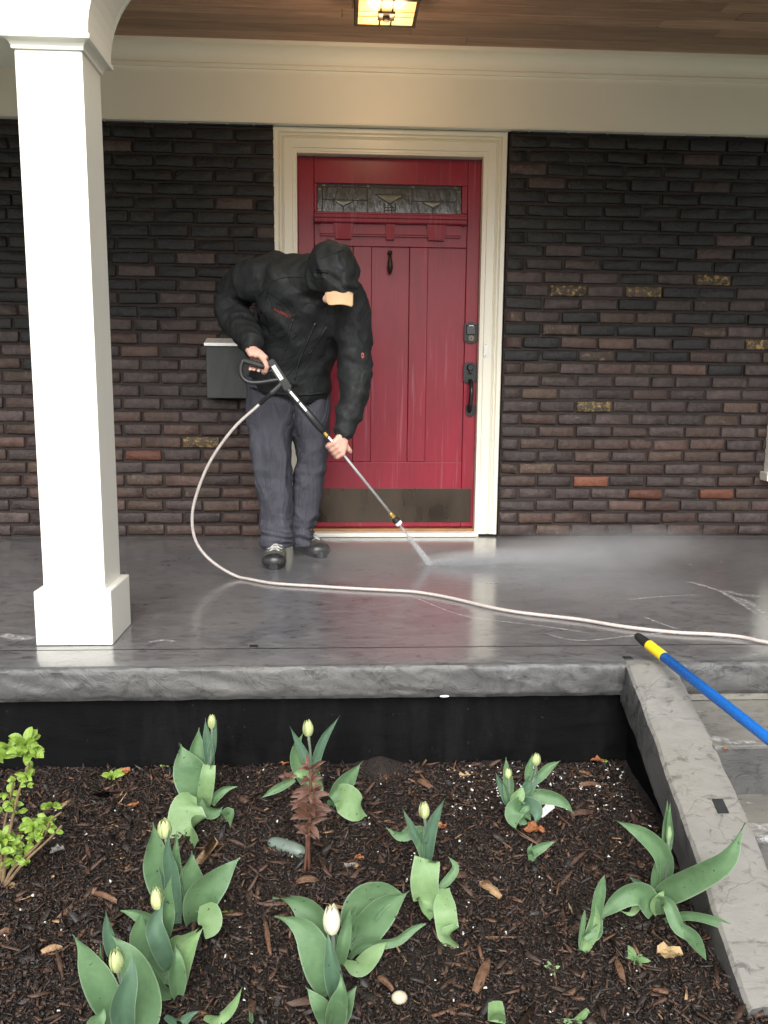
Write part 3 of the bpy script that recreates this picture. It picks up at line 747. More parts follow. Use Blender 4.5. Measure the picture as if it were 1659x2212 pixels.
# door casing
DX0, DX1 = -.489, .489; DY = .08; DT = 2.003
dc = thing('door_casing', 'cream moulded casing round the red front door', 'door frame')
def casing_prof():   # (distance outward from opening, y)
    return [(0, .030), (.004, .026), (.016, .026), (.020, .020), (.060, .018), (.064, .022), (.068, .017), (.072, .022), (.076, .015), (.083, .015), (.087, .020), (.092, .010), (.112, .008), (.116, .014)]
def casing_side(s):
    bm = NB(); pr = casing_prof(); z1 = 2.116
    P = [((DX1 - .002 + d) * s, y) for d, y in pr] + [((DX1 - .002 + .116) * s, .16), ((DX1 - .002) * s, .16)]
    A = [bm.verts.new((x, y, .012)) for x, y in P]; B = []
    for i, (x, y) in enumerate(P): d = abs(x) - (DX1 - .002); B.append(bm.verts.new((x, y, DT - .002 + d)))
    n = len(P)
    for i in range(n): bm.faces.new((A[i], A[(i + 1) % n], B[(i + 1) % n], B[i]))
    bm.faces.new(A); bmesh.ops.recalc_face_normals(bm, faces=bm.faces); return bm
ob('casing_leg', casing_side(-1), M['trim'], dc); ob('casing_leg', casing_side(1), M['trim'], dc)
bm = NB(); pr = casing_prof() + [(.116, .16), (0, .16)]
A = [bm.verts.new((-(DX1 - .002 + d), y, DT - .002 + d)) for d, y in pr]; B = [bm.verts.new(((DX1 - .002 + d), y, DT - .002 + d)) for d, y in pr]; n = len(pr)
for i in range(n): bm.faces.new((A[i], A[(i + 1) % n], B[(i + 1) % n], B[i]))
bmesh.ops.recalc_face_normals(bm, faces=bm.faces); ob('casing_head', bm, M['trim'], dc)
bm = NB(); box(bm, (DX0 - .001, .027, .02), (DX0 + .006, .16, DT)); box(bm, (DX1 - .006, .027, .02), (DX1 + .001, .16, DT)); box(bm, (DX0 + .006, .027, DT - .008), (DX1 - .006, .16, DT - .001)); ob('jamb', bm, M['trim'], dc)
bm = NB(); box(bm, (DX0, -.016, .0015), (DX1, .10, .022), .003); box(bm, (DX0 - .01, -.004, .0012), (DX1 + .01, .0, .016)); ob('threshold', bm, M['white'], dc)
bm = NB(); box(bm, (DX0 + .006, .05, .0225), (DX1 - .006, .13, .036), .002); ob('oak_sill', bm, simple('oak_sill', (.30, .14, .05), .5), dc)
# doorbell on the right casing
p = PY(1048.5, 756, .018); bm = NB(); prism(bm, [(p.x + .0095 * math.cos(a) * 1, p.z + (.026 if math.sin(a) > 0 else -.026) + .0095 * math.sin(a)) for a in [k / 20 * 2 * math.pi for k in range(20)]], 'y', .006, .019); db = ob('doorbell', bm, M['steel_lid'], dc, label='small grey doorbell plate with a white button')
bm = NB(); box(bm, (p.x - .0045, .001, p.z - .018), (p.x + .0045, .0065, p.z + .018), .001); ob('button', bm, M['label_white'], db)
bm = NB(); 
for s in (-1, 1): ball(bm, (p.x, .006, p.z + s * .028), .003, 1)
ob('screw', bm, M['rubber'], db)

# the red door
fd = thing('front_door', 'red craftsman front door with leaded glass lite, dentil shelf and kick plate', 'door')
X0, X1 = DX0 + .008, DX1 - .008
def dz(v): return PY(842, v, DY).z
def dxx(u, v): return PY(u, v, DY).x
zb, zt = .042, DT - .012
gl, gr_ = PY(685, 396, DY), PY(997, 462, DY); gz1, gz0 = dz(398), dz(459)
GX0, GX1 = gl.x, gr_.x
pz1, pz0 = dz(533), dz(998)
pan = [(dxx(680, 760), dxx(762, 760)), (dxx(802, 760), dxx(882, 760)), (dxx(922, 760), dxx(1003, 760))]
F = DY
def part_box(nm, a, b, bev=.003, m='door'):
    bm = NB(); box(bm, a, b, bev); return ob(nm, bm, M[m], fd)
g = .0012
part_box('stile', (X0, F, zb), (pan[0][0] - g, F + .044, zt)); part_box('stile', (pan[2][1] + g, F, zb), (X1, F + .044, zt))
sx0, sx1 = pan[0][0] , pan[2][1]
part_box('rail', (sx0, F + .0006, zb), (sx1, F + .044, pz0)); part_box('rail', (sx0, F + .0006, pz1), (sx1, F + .044, gz0 - .0)); part_box('rail', (sx0, F + .0006, gz1), (sx1, F + .044, zt))
part_box('rail', (sx0, F + .0006, gz0 + .0005), (GX0 - g, F + .044, gz1 - .0005)); part_box('rail', (GX1 + g, F + .0006, gz0 + .0005), (sx1, F + .044, gz1 - .0005))
part_box('stile', (pan[0][1] + g, F + .0004, pz0 + g), (pan[1][0] - g, F + .044, pz1 - g)); part_box('stile', (pan[1][1] + g, F + .0004, pz0 + g), (pan[2][0] - g, F + .044, pz1 - g))
for a, b in pan: part_box('panel', (a, F + .014, pz0), (b, F + .040, pz1), .001)
# sticking bead round each panel
# shelf with brackets
sz1, sz0 = dz(467), dz(486); bx0, bx1 = dxx(680, 476), dxx(1006, 478)
bm = NB(); sweep_x(bm, [(F - .0005, sz0), (F - .036, sz0), (F - .042, sz0 + .006), (F - .044, sz0 + .022), (F - .050, sz0 + .026), (F - .052, sz1 - .004), (F - .048, sz1), (F - .0005, sz1)], bx0, bx1); sh = ob('shelf', bm, M['door'], fd)
bz0 = dz(512)
bm = NB(); sweep_x(bm, [(F - .0004, bz0), (F - .014, bz0), (F - .014, bz0 + .006), (F - .018, bz0 + .010), (F - .018, sz0 - .001), (F - .0004, sz0 - .001)], bx0 + .028, bx1 - .028); ob('apron', bm, M['door'], sh)
for u0, u1 in ((720, 763), (832, 853), (920, 963)):
    a, b = dxx(u0, 500), dxx(u1, 500); m_ = (a + b) / 2; h = (b - a) / 2
    bm = NB(); zt_, zl = sz0 - .0012, dz(519)
    v = [bm.verts.new(q) for q in ((m_ - h, F - .034, zt_), (m_ + h, F - .034, zt_), (m_ + h, F - .0003, zt_), (m_ - h, F - .0003, zt_), (m_ - h * .78, F - .022, zl), (m_ + h * .78, F - .022, zl), (m_ + h * .78, F - .0003, zl), (m_ - h * .78, F - .0003, zl))]
    for f in ((0, 1, 2, 3), (7, 6, 5, 4), (0, 4, 5, 1), (1, 5, 6, 2), (2, 6, 7, 3), (3, 7, 4, 0)): bm.faces.new([v[i] for i in f])
    bmesh.ops.recalc_face_normals(bm, faces=bm.faces); ob('bracket', bm, M['door'], sh)
# leaded glass
bm = NB(); box(bm, (GX0, F + .020, gz0), (GX1, F + .026, gz1)); gp = ob('glass', bm, M['glass'], fd)
GW, GH = GX1 - GX0, gz1 - gz0
def gpt(a, b): return Vector((GX0 + GW * a, F + .018, gz0 + GH * b))
bm = NB()
def came(p, q, r=.0022): tube(bm, [gpt(*p), gpt(*q)], r, 6)
for s in ((.0, .90, 1, .90), (.035, 0, .035, 1), (.965, 0, .965, 1), (.345, 0, .345, 1), (.655, 0, .655, 1), (.035, .44, .11, .44), (.245, .44, .345, .44), (.655, .44, .735, .44), (.87, .44, .965, .44), (.0, .12, .035, .12), (.965, .12, 1, .12)):
    came(s[:2], s[2:])
for x0, zt_, w_, tip in ((.18, .44, .075, .20), (.50, .66, .10, .32), (.80, .44, .075, .20)):
    came((x0 - w_, zt_), (x0, tip)); came((x0 + w_, zt_), (x0, tip)); came((x0 - w_, zt_), (x0 + w_, zt_)); 
    if x0 != .5: came((x0, tip), (x0, 0))
for x in (.465, .49, .515, .54): came((x, 0), (x, .30 if x in (.49, .515) else .36))
came((.465, .1), (.54, .1)); came((.465, .2), (.54, .2))
ob('lead_came', bm, M['came'], gp)
for x, z in ((.045, .95), (.35, .95), (.66, .95), (.955, .95), (.017, .8), (.983, .8), (.017, .08), (.983, .08)):
    c = gpt(x, z); bm = NB(); box(bm, (c.x - .008, F + .015, c.z - .006), (c.x + .008, F + .0195, c.z + .006), .0015); ob('glass_square', bm, M['bevel_glass'], gp)
for x0, zt_, w_, tip in ((.18, .44, .07, .22), (.50, .66, .095, .35), (.80, .44, .07, .22)):
    bm = NB(); a, b, c = gpt(x0 - w_, zt_ - .02), gpt(x0 + w_, zt_ - .02), gpt(x0, tip + .02); m_ = (a + b + c) / 3; m_.y -= .004
    vs = [bm.verts.new(q) for q in (a, b, c, m_)]
    for k in range(3): bm.faces.new((vs[k], vs[(k + 1) % 3], vs[3]))
    ob('bevel_triangle', bm, M['bevel_glass'], gp)
# kick plate
k0, k1 = PY(690, 1130, F), PY(1022, 1056, F)
bm = NB(); box(bm, (X0 + .018, F - .003, dz(1128)), (X1 - .014, F - .0002, dz(1055)), .001); ob('kick_plate', bm, simple('dark_bronze_plate', (.045, .033, .024), .3, metal=.75, var=.35, scale=8, stretch=(1, 1, .3)), fd)
# knocker
p = PY(842, 547, F); bm = NB(); ball(bm, (p.x, F - .012, p.z), .0135, 2); kn = ob('knocker', bm, M['bronze'], fd, smooth=True)
q = PY(842, 572, F); bm = NB()
tube(bm, [(p.x, F - .012, p.z - .006), (p.x, F - .022, p.z - .020), (q.x, F - .026, q.z + .008), (q.x, F - .026, q.z - .012), (q.x, F - .020, q.z - .035), (q.x, F - .012, q.z - .048)], [.006, .008, .013, .0155, .012, .004], 12); ob('drop', bm, M['bronze'], kn, smooth=True)
# deadbolt
def lock_plate(nm, u0, v0, u1, v1, th):
    a, b = PY(u0, v0, F), PY(u1, v1, F); cx_, w = (a.x + b.x) / 2, (b.x - a.x) / 2; P = []
    zt_, zl = a.z, b.z; sh_ = .012
    P = [(cx_ - w, zl + sh_), (cx_ - w * .62, zl + sh_ * .75), (cx_ - w * .45, zl), (cx_ + w * .45, zl), (cx_ + w * .62, zl + sh_ * .75), (cx_ + w, zl + sh_), (cx_ + w, zt_ - sh_), (cx_ + w * .62, zt_ - sh_ * .75), (cx_ + w * .4, zt_), (cx_ - w * .4, zt_), (cx_ - w * .62, zt_ - sh_ * .75), (cx_ - w, zt_ - sh_)]
    bm = NB(); prism(bm, P, 'y', F - th, F - .0002); return ob(nm, bm, M['black_metal'], fd), cx_, zt_, zl, w
dbt, cx_, zt_, zl, w = lock_plate('deadbolt', 1003, 696, 1030, 742, .014)
bm = NB(); box(bm, (cx_ - w * .75, F - .019, zl + .045), (cx_ + w * .75, F - .0142, zt_ - .016), .004); ob('keypad', bm, simple('dark_glass_keypad', (.018, .02, .024), .15, bst=0), dbt)
bm = NB(); tube(bm, [(cx_, F - .0145, zl + .026), (cx_, F - .026, zl + .026)], .016, 20); ob('cylinder', bm, simple('lock_cylinder', (.10, .085, .065), .35, metal=.8), dbt)
bm = NB(); box(bm, (cx_ - .0022, F - .0275, zl + .018), (cx_ + .0022, F - .0262, zl + .031)); ob('keyhole', bm, M['rubber'], dbt)
bm = NB(); box(bm, (cx_ - .012, F - .0205, zt_ - .021), (cx_ + .012, F - .0192, zt_ - .017)); ob('light_bar', bm, M['steel_lid'], dbt)
hs_, cx_, zt_, zl, w = lock_plate('handle_set', 1001, 782, 1028, 829, .012)
bm = NB(); tube(bm, [(cx_, F - .013, zt_ - .030), (cx_, F - .030, zt_ - .030)], [.019, .014], 18); box(bm, (cx_ - .008, F - .042, zt_ - .060), (cx_ + .008, F - .0125, zt_ - .045), .003); ob('thumb_latch', bm, M['black_metal'], hs_, smooth=False)
bz = PY(1016, 893, F); bm = NB(); tube(bm, spline([(cx_, F - .013, zl + .018), (cx_ + .004, F - .040, zl + .004), (cx_ + .003, F - .060, zl - .045), (cx_, F - .050, bz.z + .045), (cx_ + .001, F - .022, bz.z + .016), (cx_ + .001, F - .010, bz.z + .012)], 16), [.010 + .002 * math.sin(k / 15 * math.pi) for k in range(16)], 12); ob('grip', bm, M['black_metal'], hs_, smooth=True)
lp, *_ = lock_plate('lower_plate', 1006, 871, 1025, 900, .010)
# wall-mounted mailbox
a, b = PY(444, 741, -.10), PY(560, 861, -.10)
mb = thing('mailbox', 'dark metal wall mailbox with a pale lid edge behind the man', 'mailbox')
MX0, MX1 = a.x, a.x + .36
bm = NB(); box(bm, (MX0, -.10, b.z), (MX1, -.006, a.z - .016), .004); ob('box', bm, M['mailbox'], mb)
bm = NB(); sweep_x(bm, [(-.006, a.z + .03), (-.112, a.z + .001), (-.114, a.z - .014), (-.108, a.z - .0155), (-.006, a.z - .0155)], MX0 - .006, MX1 + .006); ob('lid', bm, M['steel_lid'], mb)
# white window trim at the right edge of the wall
wt = thing('window_trim', 'white window casing with a paint-ragged sill at the right edge of the brick wall', 'window')
p = PY(1656, 968, -.03); q = PY(1643, 1038, -.03)
bm = NB(); box(bm, (p.x + .012, -.045, q.z + .05), (p.x + .14, .012, p.z + .75), .004); ob('casing', bm, M['white'], wt)
bm = NB(); box(bm, (q.x + .012, -.075, q.z), (q.x + .9, .012, q.z + .049), .004); ob('sill', bm, M['white'], wt)
bm = NB(); box(bm, (p.x + .142, -.012, q.z + .05), (p.x + .9, .0, p.z + .75)); ob('pane', bm, M['glass'], wt)

# flush ceiling lamp, lit
D1 = .0; pz = CZ - .118
c1, c2 = PZ(769, 54, pz), PZ(893, 56, pz)
LX0, LX1 = c1.x, c2.x; LW = LX1 - LX0; LYb = (c1.y + c2.y) / 2; LYf = LYb - LW
cl = thing('ceiling_lamp', 'lit square mission ceiling lamp with amber glass and dark metal bars', 'lamp')
bm = NB(); 
for x in (LX0, LX1):
    for yy in (LYf, LYb): box(bm, (x - .009, yy - .009, pz - .004), (x + .009, yy + .009, CZ - .001), .001)
for zz in (pz + .002, CZ - .008):
    for yy in (LYf, LYb): box(bm, (LX0 + .009, yy - .007, zz - .006), (LX1 - .009, yy + .007, zz + .006))
    for x in (LX0, LX1): box(bm, (x - .007, LYf + .009, zz - .006), (x + .007, LYb - .009, zz + .006))
ob('lamp_frame', bm, M['bronze'], cl)
bm = NB(); mx_, my_ = (LX0 + LX1) / 2, (LYf + LYb) / 2
for dxb in (-.024, .024): box(bm, (mx_ + dxb - .0035, LYf, pz - .006), (mx_ + dxb + .0035, LYb, pz - .001)); 
for dyb in (-.024, .024): box(bm, (LX0, my_ + dyb - .0032, pz - .0068), (LX1, my_ + dyb + .0032, pz - .0062))
ob('lamp_bars', bm, M['bronze'], cl)
bm = NB(); box(bm, (mx_ - .036, my_ - .036, pz - .018), (mx_ + .036, my_ + .036, pz - .0072), .003); ball(bm, (mx_, my_, pz - .024), .016, 2); ob('finial', bm, M['bronze'], cl)
bm = NB(); box(bm, (LX0 + .006, LYf + .006, pz), (LX1 - .006, LYb - .006, pz + .003)); ob('bottom_pane', bm, M['lamp'], cl)
for yy in (LYf + .002, LYb - .005):
    bm = NB(); box(bm, (LX0 + .010, yy, pz + .009), (LX1 - .010, yy + .003, CZ - .015)); ob('side_pane', bm, M['lamp'], cl)
for xx in (LX0 + .002, LX1 - .005):
    bm = NB(); box(bm, (xx, LYf + .010, pz + .009), (xx + .003, LYb - .010, CZ - .015)); ob('side_pane', bm, M['lamp'], cl)
ld = bpy.data.lights.new('lamp_glow', 'POINT'); ld.energy = 5.2; ld.color = (1, .70, .42); ld.shadow_soft_size = .10
lo = bpy.data.objects.new('lamp_glow', ld); COL.objects.link(lo); lo.parent = cl; lo.location = (mx_, my_, pz - .06)

# blue extension pole lying over the porch edge
pl = thing('extension_pole', 'blue extension pole with a yellow collar lying across the porch edge over the steps', 'pole')
T0, T1 = PZ(1377, 1374, .060), PZ(1470, 1447, .019)
pd = (T1 - T0).normalized(); pa = lambda s: T0 + pd * s
bm = NB(); tube(bm, [pa(-.004), pa(.004), pa(.045), pa(.060)], [.009, .0125, .0150, .0152], 18); ob('tip_sleeve', bm, M['rubber'], pl, smooth=False)
bm = NB(); tube(bm, [pa(-.0075), pa(-.002), pa(.012)], [.004, .0092, .0105], 14); ob('tip_plug', bm, M['label_white'], pl)
c_l = (PZ(1437, 1418, .035) - T0).length
bm = NB(); tube(bm, [pa(.0565), pa(.058), pa(.128), pa(.130)], [.0152, .0160, .0160, .0152], 20); ob('collar', bm, M['yellow'], pl, smooth=False)
bm = NB(); tube(bm, [pa(.1295), pa(1.6)], [.0150, .0150], 20); ob('pole', bm, M['blue'], pl, smooth=True)
p = PZ(1363, 1446, 0)
from mathutils.bvhtree import BVHTree
# ================================================================== THE MAN, HIS LANCE AND HOSE
def remesh(bm, voxel, it=6, name='m'):
    me = bpy.data.meshes.new(name); bm.to_mesh(me); bm.free()
    o = bpy.data.objects.new('tmp', me); COL.objects.link(o)
    m = o.modifiers.new('r', 'REMESH'); m.mode = 'VOXEL'; m.voxel_size = voxel
    s = o.modifiers.new('s', 'SMOOTH'); s.iterations = it; s.factor = .5
    dg = bpy.context.evaluated_depsgraph_get(); dg.update()
    out = bpy.data.meshes.new_from_object(o.evaluated_get(dg))
    bpy.data.objects.remove(o); bpy.data.meshes.remove(me)
    for p in out.polygons: p.use_smooth = True
    return out
def displace(me, fn):
    me.update(); n = len(me.vertices)
    co = np.empty(n * 3, np.float32); no = np.empty(n * 3, np.float32)
    me.vertices.foreach_get('co', co); me.vertex_normals.foreach_get('vector', no)
    co = co.reshape(-1, 3); no = no.reshape(-1, 3)
    d = np.array([fn(Vector(a), Vector(b)) for a, b in zip(co, no)], np.float32)
    me.vertices.foreach_set('co', (co + no * d[:, None]).ravel()); me.update()
def loft(bm, secs, seg=24):
    """secs: (centre, half width vec, half depth vec); closed elliptical tube"""
    rings = []
    for c, a, b in secs:
        c, a, b = Vector(c), Vector(a), Vector(b); r = []
        for k in range(seg):
            t = 2 * math.pi * k / seg; cs, sn = math.cos(t), math.sin(t)
            e = .82
            r.append(bm.verts.new(c + a * math.copysign(abs(cs) ** e, cs) + b * math.copysign(abs(sn) ** e, sn)))
        rings.append(r)
    for p, q in zip(rings, rings[1:]):
        for k in range(seg): bm.faces.new((p[k], p[(k + 1) % seg], q[(k + 1) % seg], q[k]))
    bm.faces.new(rings[0][::-1]); bm.faces.new(rings[-1]); bmesh.ops.recalc_face_normals(bm, faces=bm.faces)
def limb(bm, pts, rads, n=18, seg=16):
    P = spline(pts, n); Rr = np.interp(np.linspace(0, 1, n), np.linspace(0, 1, len(rads)), rads)
    tube(bm, P, list(Rr), seg); ball(bm, P[0], Rr[0], 2); ball(bm, P[-1], Rr[-1], 2)
def sm(x, a, b):
    t = max(0, min(1, (x - a) / (b - a))); return t * t * (3 - 2 * t)
def rid(p, s=0.0): return 1 - abs(mnoise.noise(Vector((p[0] + s, p[1] - s, p[2] + 2 * s)))) * 2

man = thing('person', 'man in a black hooded rain jacket and grey trousers bending over a pressure lance', 'person')
# --- joints, measured off the photo
HEM = PY(623, 846, -.52); WAI = PY(636, 780, -.56); MID = PY(655, 715, -.62); CHE = PY(664, 655, -.69); SHO = PY(668, 607, -.745); NEC = PY(690, 584, -.79)
rS, rE, rF, rW = PY(556, 604, -.71), PY(505, 640, -.60), PY(512, 695, -.66), PY(545, 745, -.835)
lS, lU, lE, lF, lW = PY(742, 640, -.745), PY(763, 715, -.755), PY(768, 785, -.77), PY(762, 860, -.81), PY(744, 928, -.868)
HEAD = PY(722, 592, -.90)
rHip, rKn, rAn = PY(588, 862, -.52), PY(590, 1010, -.60), PY(596, 1178, -.60)
lHip, lKn, lAn = PY(668, 862, -.50), PY(668, 1000, -.52), PY(652, 1165, -.50)
# --- lance line
GUNA, GUNB = PY(592, 790, -.875), PY(622, 838, -.872)
HND = PY(733, 968, -.868)
TIP = PY(851, 1118, -.815)
LAX = (TIP - PY(690, 915, -.88)).normalized()

def hand(bm, c, ax, back, wrist, r=.0098, sgn=1, gap=.0205, rr=.034):
    """a fist round a bar through c along ax; back = direction of the back of the hand; four fingers and a thumb"""
    ax = ax.normalized(); back = (back - ax * back.dot(ax)).normalized(); side = ax.cross(back) * sgn
    def pol(s, th, q): return c + ax * s + (back * math.cos(th) + side * math.sin(th)) * q
    lens = [1.0, 1.05, 1.0, .86]
    kn = []
    for i in range(4):
        s = (i - 1.5) * gap; l = lens[i]
        k = pol(s, R(28), rr + .004)
        kn.append(k)
        pts = [k, pol(s, R(75), rr * 1.05 * (.9 + .1 * l)), pol(s * .98, R(125), rr * .95), pol(s * .95, R(180), rr * .84), pol(s * .93, R(180 + 55 * l), rr * .78)]
        P = spline(pts, 9)
        tube(bm, P, [r * 1.12, r * 1.05, r * 1.1, r, r * .98, r * 1.02, r * .95, r * .92, r * .78], 8); ball(bm, P[0], r * 1.25, 2); ball(bm, P[4], r * 1.08, 2); ball(bm, P[-1], r * .8, 2)
    for i, k in enumerate(kn):
        w = wrist + ax * (i - 1.5) * .008
        tube(bm, [w, w.lerp(k, .5) + back * .004, k], [.016, .0155, .0115], 10)
    tube(bm, [wrist.lerp(kn[0], .25), wrist.lerp(kn[3], .25)], .017, 10); tube(bm, [wrist.lerp(kn[0], .6), wrist.lerp(kn[3], .6)], .0155, 10)
    tb = wrist.lerp(kn[0], .30) - ax * .012
    T = spline([tb, pol(-.046, R(-35), rr * 1.05), pol(-.040, R(-95), rr * 1.0), pol(-.026, R(-150), rr * .86)], 8)
    tube(bm, T, [.013, .0125, .0115, .0112, .0108, .0105, .0098, .008], 10); ball(bm, T[-1], .0082, 2); ball(bm, T[0], .0135, 2)
    return kn

# --- body: one continuous skin mesh (head, neck, trunk, arms, hands, legs)
bm = NB()
RX = Vector((1, 0, 0))
tor = [(HEM, .15, .10), (WAI, .145, .10), (MID, .155, .105), (CHE, .165, .105), (SHO, .15, .09), (NEC, .06, .06)]
def tilt(secs, grow=0.0):
    out = []
    for i, (c, a, b) in enumerate(secs):
        n = (secs[min(i + 1, len(secs) - 1)][0] - secs[max(i - 1, 0)][0]).normalized()
        s = (RX - n * RX.dot(n)).normalized(); d = n.cross(s); out.append((c, s * (a + grow), d * (b + grow)))
    return out
loft(bm, tilt(tor))
limb(bm, [NEC, NEC.lerp(HEAD, .5), HEAD + Vector((-.01, .02, -.02))], [.06, .055, .06], 6)
hd = (PY(734, 648, -1.01) - HEAD).normalized()             # where the face points: down and forward
hu = Vector((-.10, -.55, .75)); hu = (hu - hd * hu.dot(hd)).normalized(); hx = hd.cross(hu)
HM = Matrix((hx, hd, hu)).transposed()
def hp(x, y, z): return HEAD + HM @ Vector((x, y, z))
ball(bm, HEAD, 1, 3, (.072, .092, .105), HM)
ball(bm, hp(0, .045, -.05), 1, 2, (.055, .052, .062), HM)      # jaw
ball(bm, hp(0, .098, -.012), 1, 2, (.013, .018, .022), HM)     # nose
ball(bm, hp(0, .088, -.055), 1, 2, (.024, .010, .007), HM); ball(bm, hp(0, .086, -.066), 1, 2, (.022, .010, .007), HM)
for s in (-1, 1):
    ball(bm, hp(.033 * s, .078, .012), 1, 2, (.014, .010, .009), HM); ball(bm, hp(.074 * s, -.005, -.012), 1, 2, (.010, .018, .030), HM); ball(bm, hp(.033 * s, .080, .030), 1, 2, (.022, .012, .008), HM)
limb(bm, [rS, rE, rF, rW], [.052, .046, .042, .032]); limb(bm, [lS, lU, lE, lF, lW], [.052, .048, .044, .038, .031])
limb(bm, [rHip, rKn, rAn], [.075, .052, .040]); limb(bm, [lHip, lKn, lAn], [.075, .052, .040])
# right hand on the trigger grip, left hand on the lance
RG = PY(556, 787, -.884); gax = (PY(585, 793, -.885) - PY(528, 783, -.875)).normalized()
rWr = PY(543, 755, -.870)
kn_r = hand(bm, RG, -gax, Vector((.05, -.72, .55)), rWr, sgn=1)
limb(bm, [rW, rWr], [.030, .024], 4)
lWr = PY(741, 944, -.885)
LHC = PY(729, 966, -.866)
kn_l = hand(bm, LHC, -LAX, Vector((.35, -.80, .30)), lWr, sgn=-1)
limb(bm, [lW, lWr], [.029, .024], 4)
limb(bm, [HEAD, hp(-.03, .045, -.04), PY(706, 646, -.955)], [.05, .042, .019], 8)
body = link('body', remesh(bm, .0042, 3), M['skin'], man)

# --- trousers: two tapered legs with drape and bunched hems
def leg(bm, rows):
    secs = []
    for u0, u1, v, y, dep in rows:
        c = PY((u0 + u1) / 2, v, y); w = (u1 - u0) / 2 * pxm(c); secs.append((c, Vector((w, 0, 0)), Vector((0, dep, 0))))
    loft(bm, secs, 28)
bm = NB()
leg(bm, [(532, 640, 815, -.51, .115), (533, 640, 850, -.52, .12), (535, 636, 900, -.545, .115), (540, 630, 960, -.575, .105), (545, 629, 1010, -.60, .098), (551, 630, 1060, -.60, .090), (560, 631, 1110, -.595, .088), (566, 632, 1150, -.60, .088), (565, 631, 1164, -.60, .088), (569, 627, 1177, -.60, .084)])
leg(bm, [(610, 714, 815, -.505, .11), (620, 713, 850, -.505, .115), (632, 712, 900, -.505, .11), (638, 707, 960, -.51, .10), (639, 701, 1010, -.515, .092), (636, 693, 1060, -.51, .086), (631, 686, 1110, -.505, .082), (630, 680, 1140, -.50, .080), (629, 679, 1160, -.50, .080), (630, 676, 1176, -.50, .076)])
c = PY(622, 850, -.515); ball(bm, c, 1, 3, (.165, .115, .07)); c2 = PY(622, 815, -.515); loft(bm, [(c2 + Vector((0, 0, .05)), (.165, 0, 0), (0, .11, 0)), (c, (.18, 0, 0), (0, .12, 0))], 28)
me = remesh(bm, .006, 5)
CRO = PY(635, 880, -.5)
def trouser_fold(p, n):
    z = p.z
    q = (p.x * 7 + z * 3.5, p.y * 6, z * 3.2 - p.x * 3)          # diagonal drape from the crotch
    d = (rid(q) - .5) * .013 * (1 - .4 * sm(z, .55, .8))
    d += (rid((p.x * 11 - z * 5, p.y * 9, z * 6 + p.x * 4), 3.1) - .5) * .012
    hem = 1 - sm(z, .08, .26)
    d += hem * ((rid((p.x * 5, p.y * 5, z * 26 + p.x * 6), 7.7) - .45) * .026)
    kn = math.exp(-((z - .42) / .10) ** 2)
    d += kn * (rid((p.x * 6 + z * 9, p.y * 8, z * 15), 1.3) - .5) * .006
    return d
displace(me, trouser_fold)
trou = link('trousers', me, M['trouser'], man)
# side seam and pocket edges
bm = NB()
tube(bm, spline([PY(536, 850, -.60), PY(543, 890, -.655), PY(556, 925, -.675)], 8), .0022, 6); ob('pocket_edge', bm, M['trouser'], trou); bm = NB(); tube(bm, spline([PY(709, 850, -.56), PY(704, 890, -.60), PY(694, 920, -.62)], 8), .0022, 6)
ob('pocket_edge', bm, M['trouser'], trou)

# --- jacket
bm = NB()
jt = [(HEM, .187, .135), (PY(630, 815, -.54), .186, .138), (WAI, .180, .140), (PY(645, 745, -.59), .185, .145), (MID, .195, .150), (PY(662, 680, -.665), .214, .150), (CHE, .222, .146), (PY(668, 622, -.73), .215, .132), (SHO, .185, .115), (NEC, .085, .085)]
loft(bm, tilt(jt), 32)
limb(bm, [PY(640, 620, -.70), PY(600, 592, -.70), rS, PY(528, 612, -.65), rE, PY(500, 668, -.62), rF, rW], [.10, .095, .088, .086, .080, .075, .068, .052], 30, 20)
limb(bm, [PY(700, 630, -.74), lS, lU, lE, lF, lW], [.09, .092, .078, .072, .064, .047], 30, 20)
limb(bm, [PY(672, 610, -.76), PY(700, 598, -.84)], [.10, .088], 6)
me = remesh(bm, .0075, 5)
def jacket_fold(p, n):
    d = (rid((p.x * 5 + p.z * 6, p.y * 5, p.z * 4 - p.x * 5), 2.2) - .5) * .013
    d += (rid((p.x * 12 - p.z * 6, p.y * 10, p.z * 11), 5.2) - .5) * .007
    # cross folds on the sleeves, strongest at the elbows and cuffs
    for a, b, k in ((rE, rW, 1.0), (rS, rE, .6), (lU, lE, .8), (lE, lW, 1.0)):
        ab = b - a; t = (p - a).dot(ab) / ab.length_squared
        if -.15 < t < 1.15:
            dist = (p - a - ab * t).length
            if dist < .10:
                w = (1 - sm(dist, .085, .10)) * k * (1 - sm(abs(t - .5), .5, .65))
                wx = mnoise.noise(p * 7) * 1.6; d += w * (rid((t * ab.length * 17 + wx, p.x * 9 + p.y * 8 + wx, p.z * 5), 1.0) - .45) * .009
    # gathered waist and hem
    hz = 1 - sm(p.z, .77, .86)
    if (p - HEM).length < .35: d += hz * (rid((p.x * 4, p.y * 4, p.z * 22), 9.0) - .5) * .008
    return d
displace(me, jacket_fold)
jac = link('jacket', me, M['jacket'], man)
def bvh_of(o): return BVHTree.FromPolygons([v.co for v in o.data.vertices], [p.vertices for p in o.data.polygons])
JB = bvh_of(jac)
def onj(u, v, off=.002, bv=None):
    d = ray(u, v).normalized(); h = (bv or JB).ray_cast(CAM, d)
    return (h[0] - d * off) if h[0] is not None else PY(u, v, -.8)
def strip(bm, pts, r, off=.001, seg=6, bv=None, n=24):
    P = [onj(*q, off, bv) for q in [(a.x, a.y) for a in spline([(x, y, 0) for x, y in pts], n)]]
    tube(bm, P, r, seg)
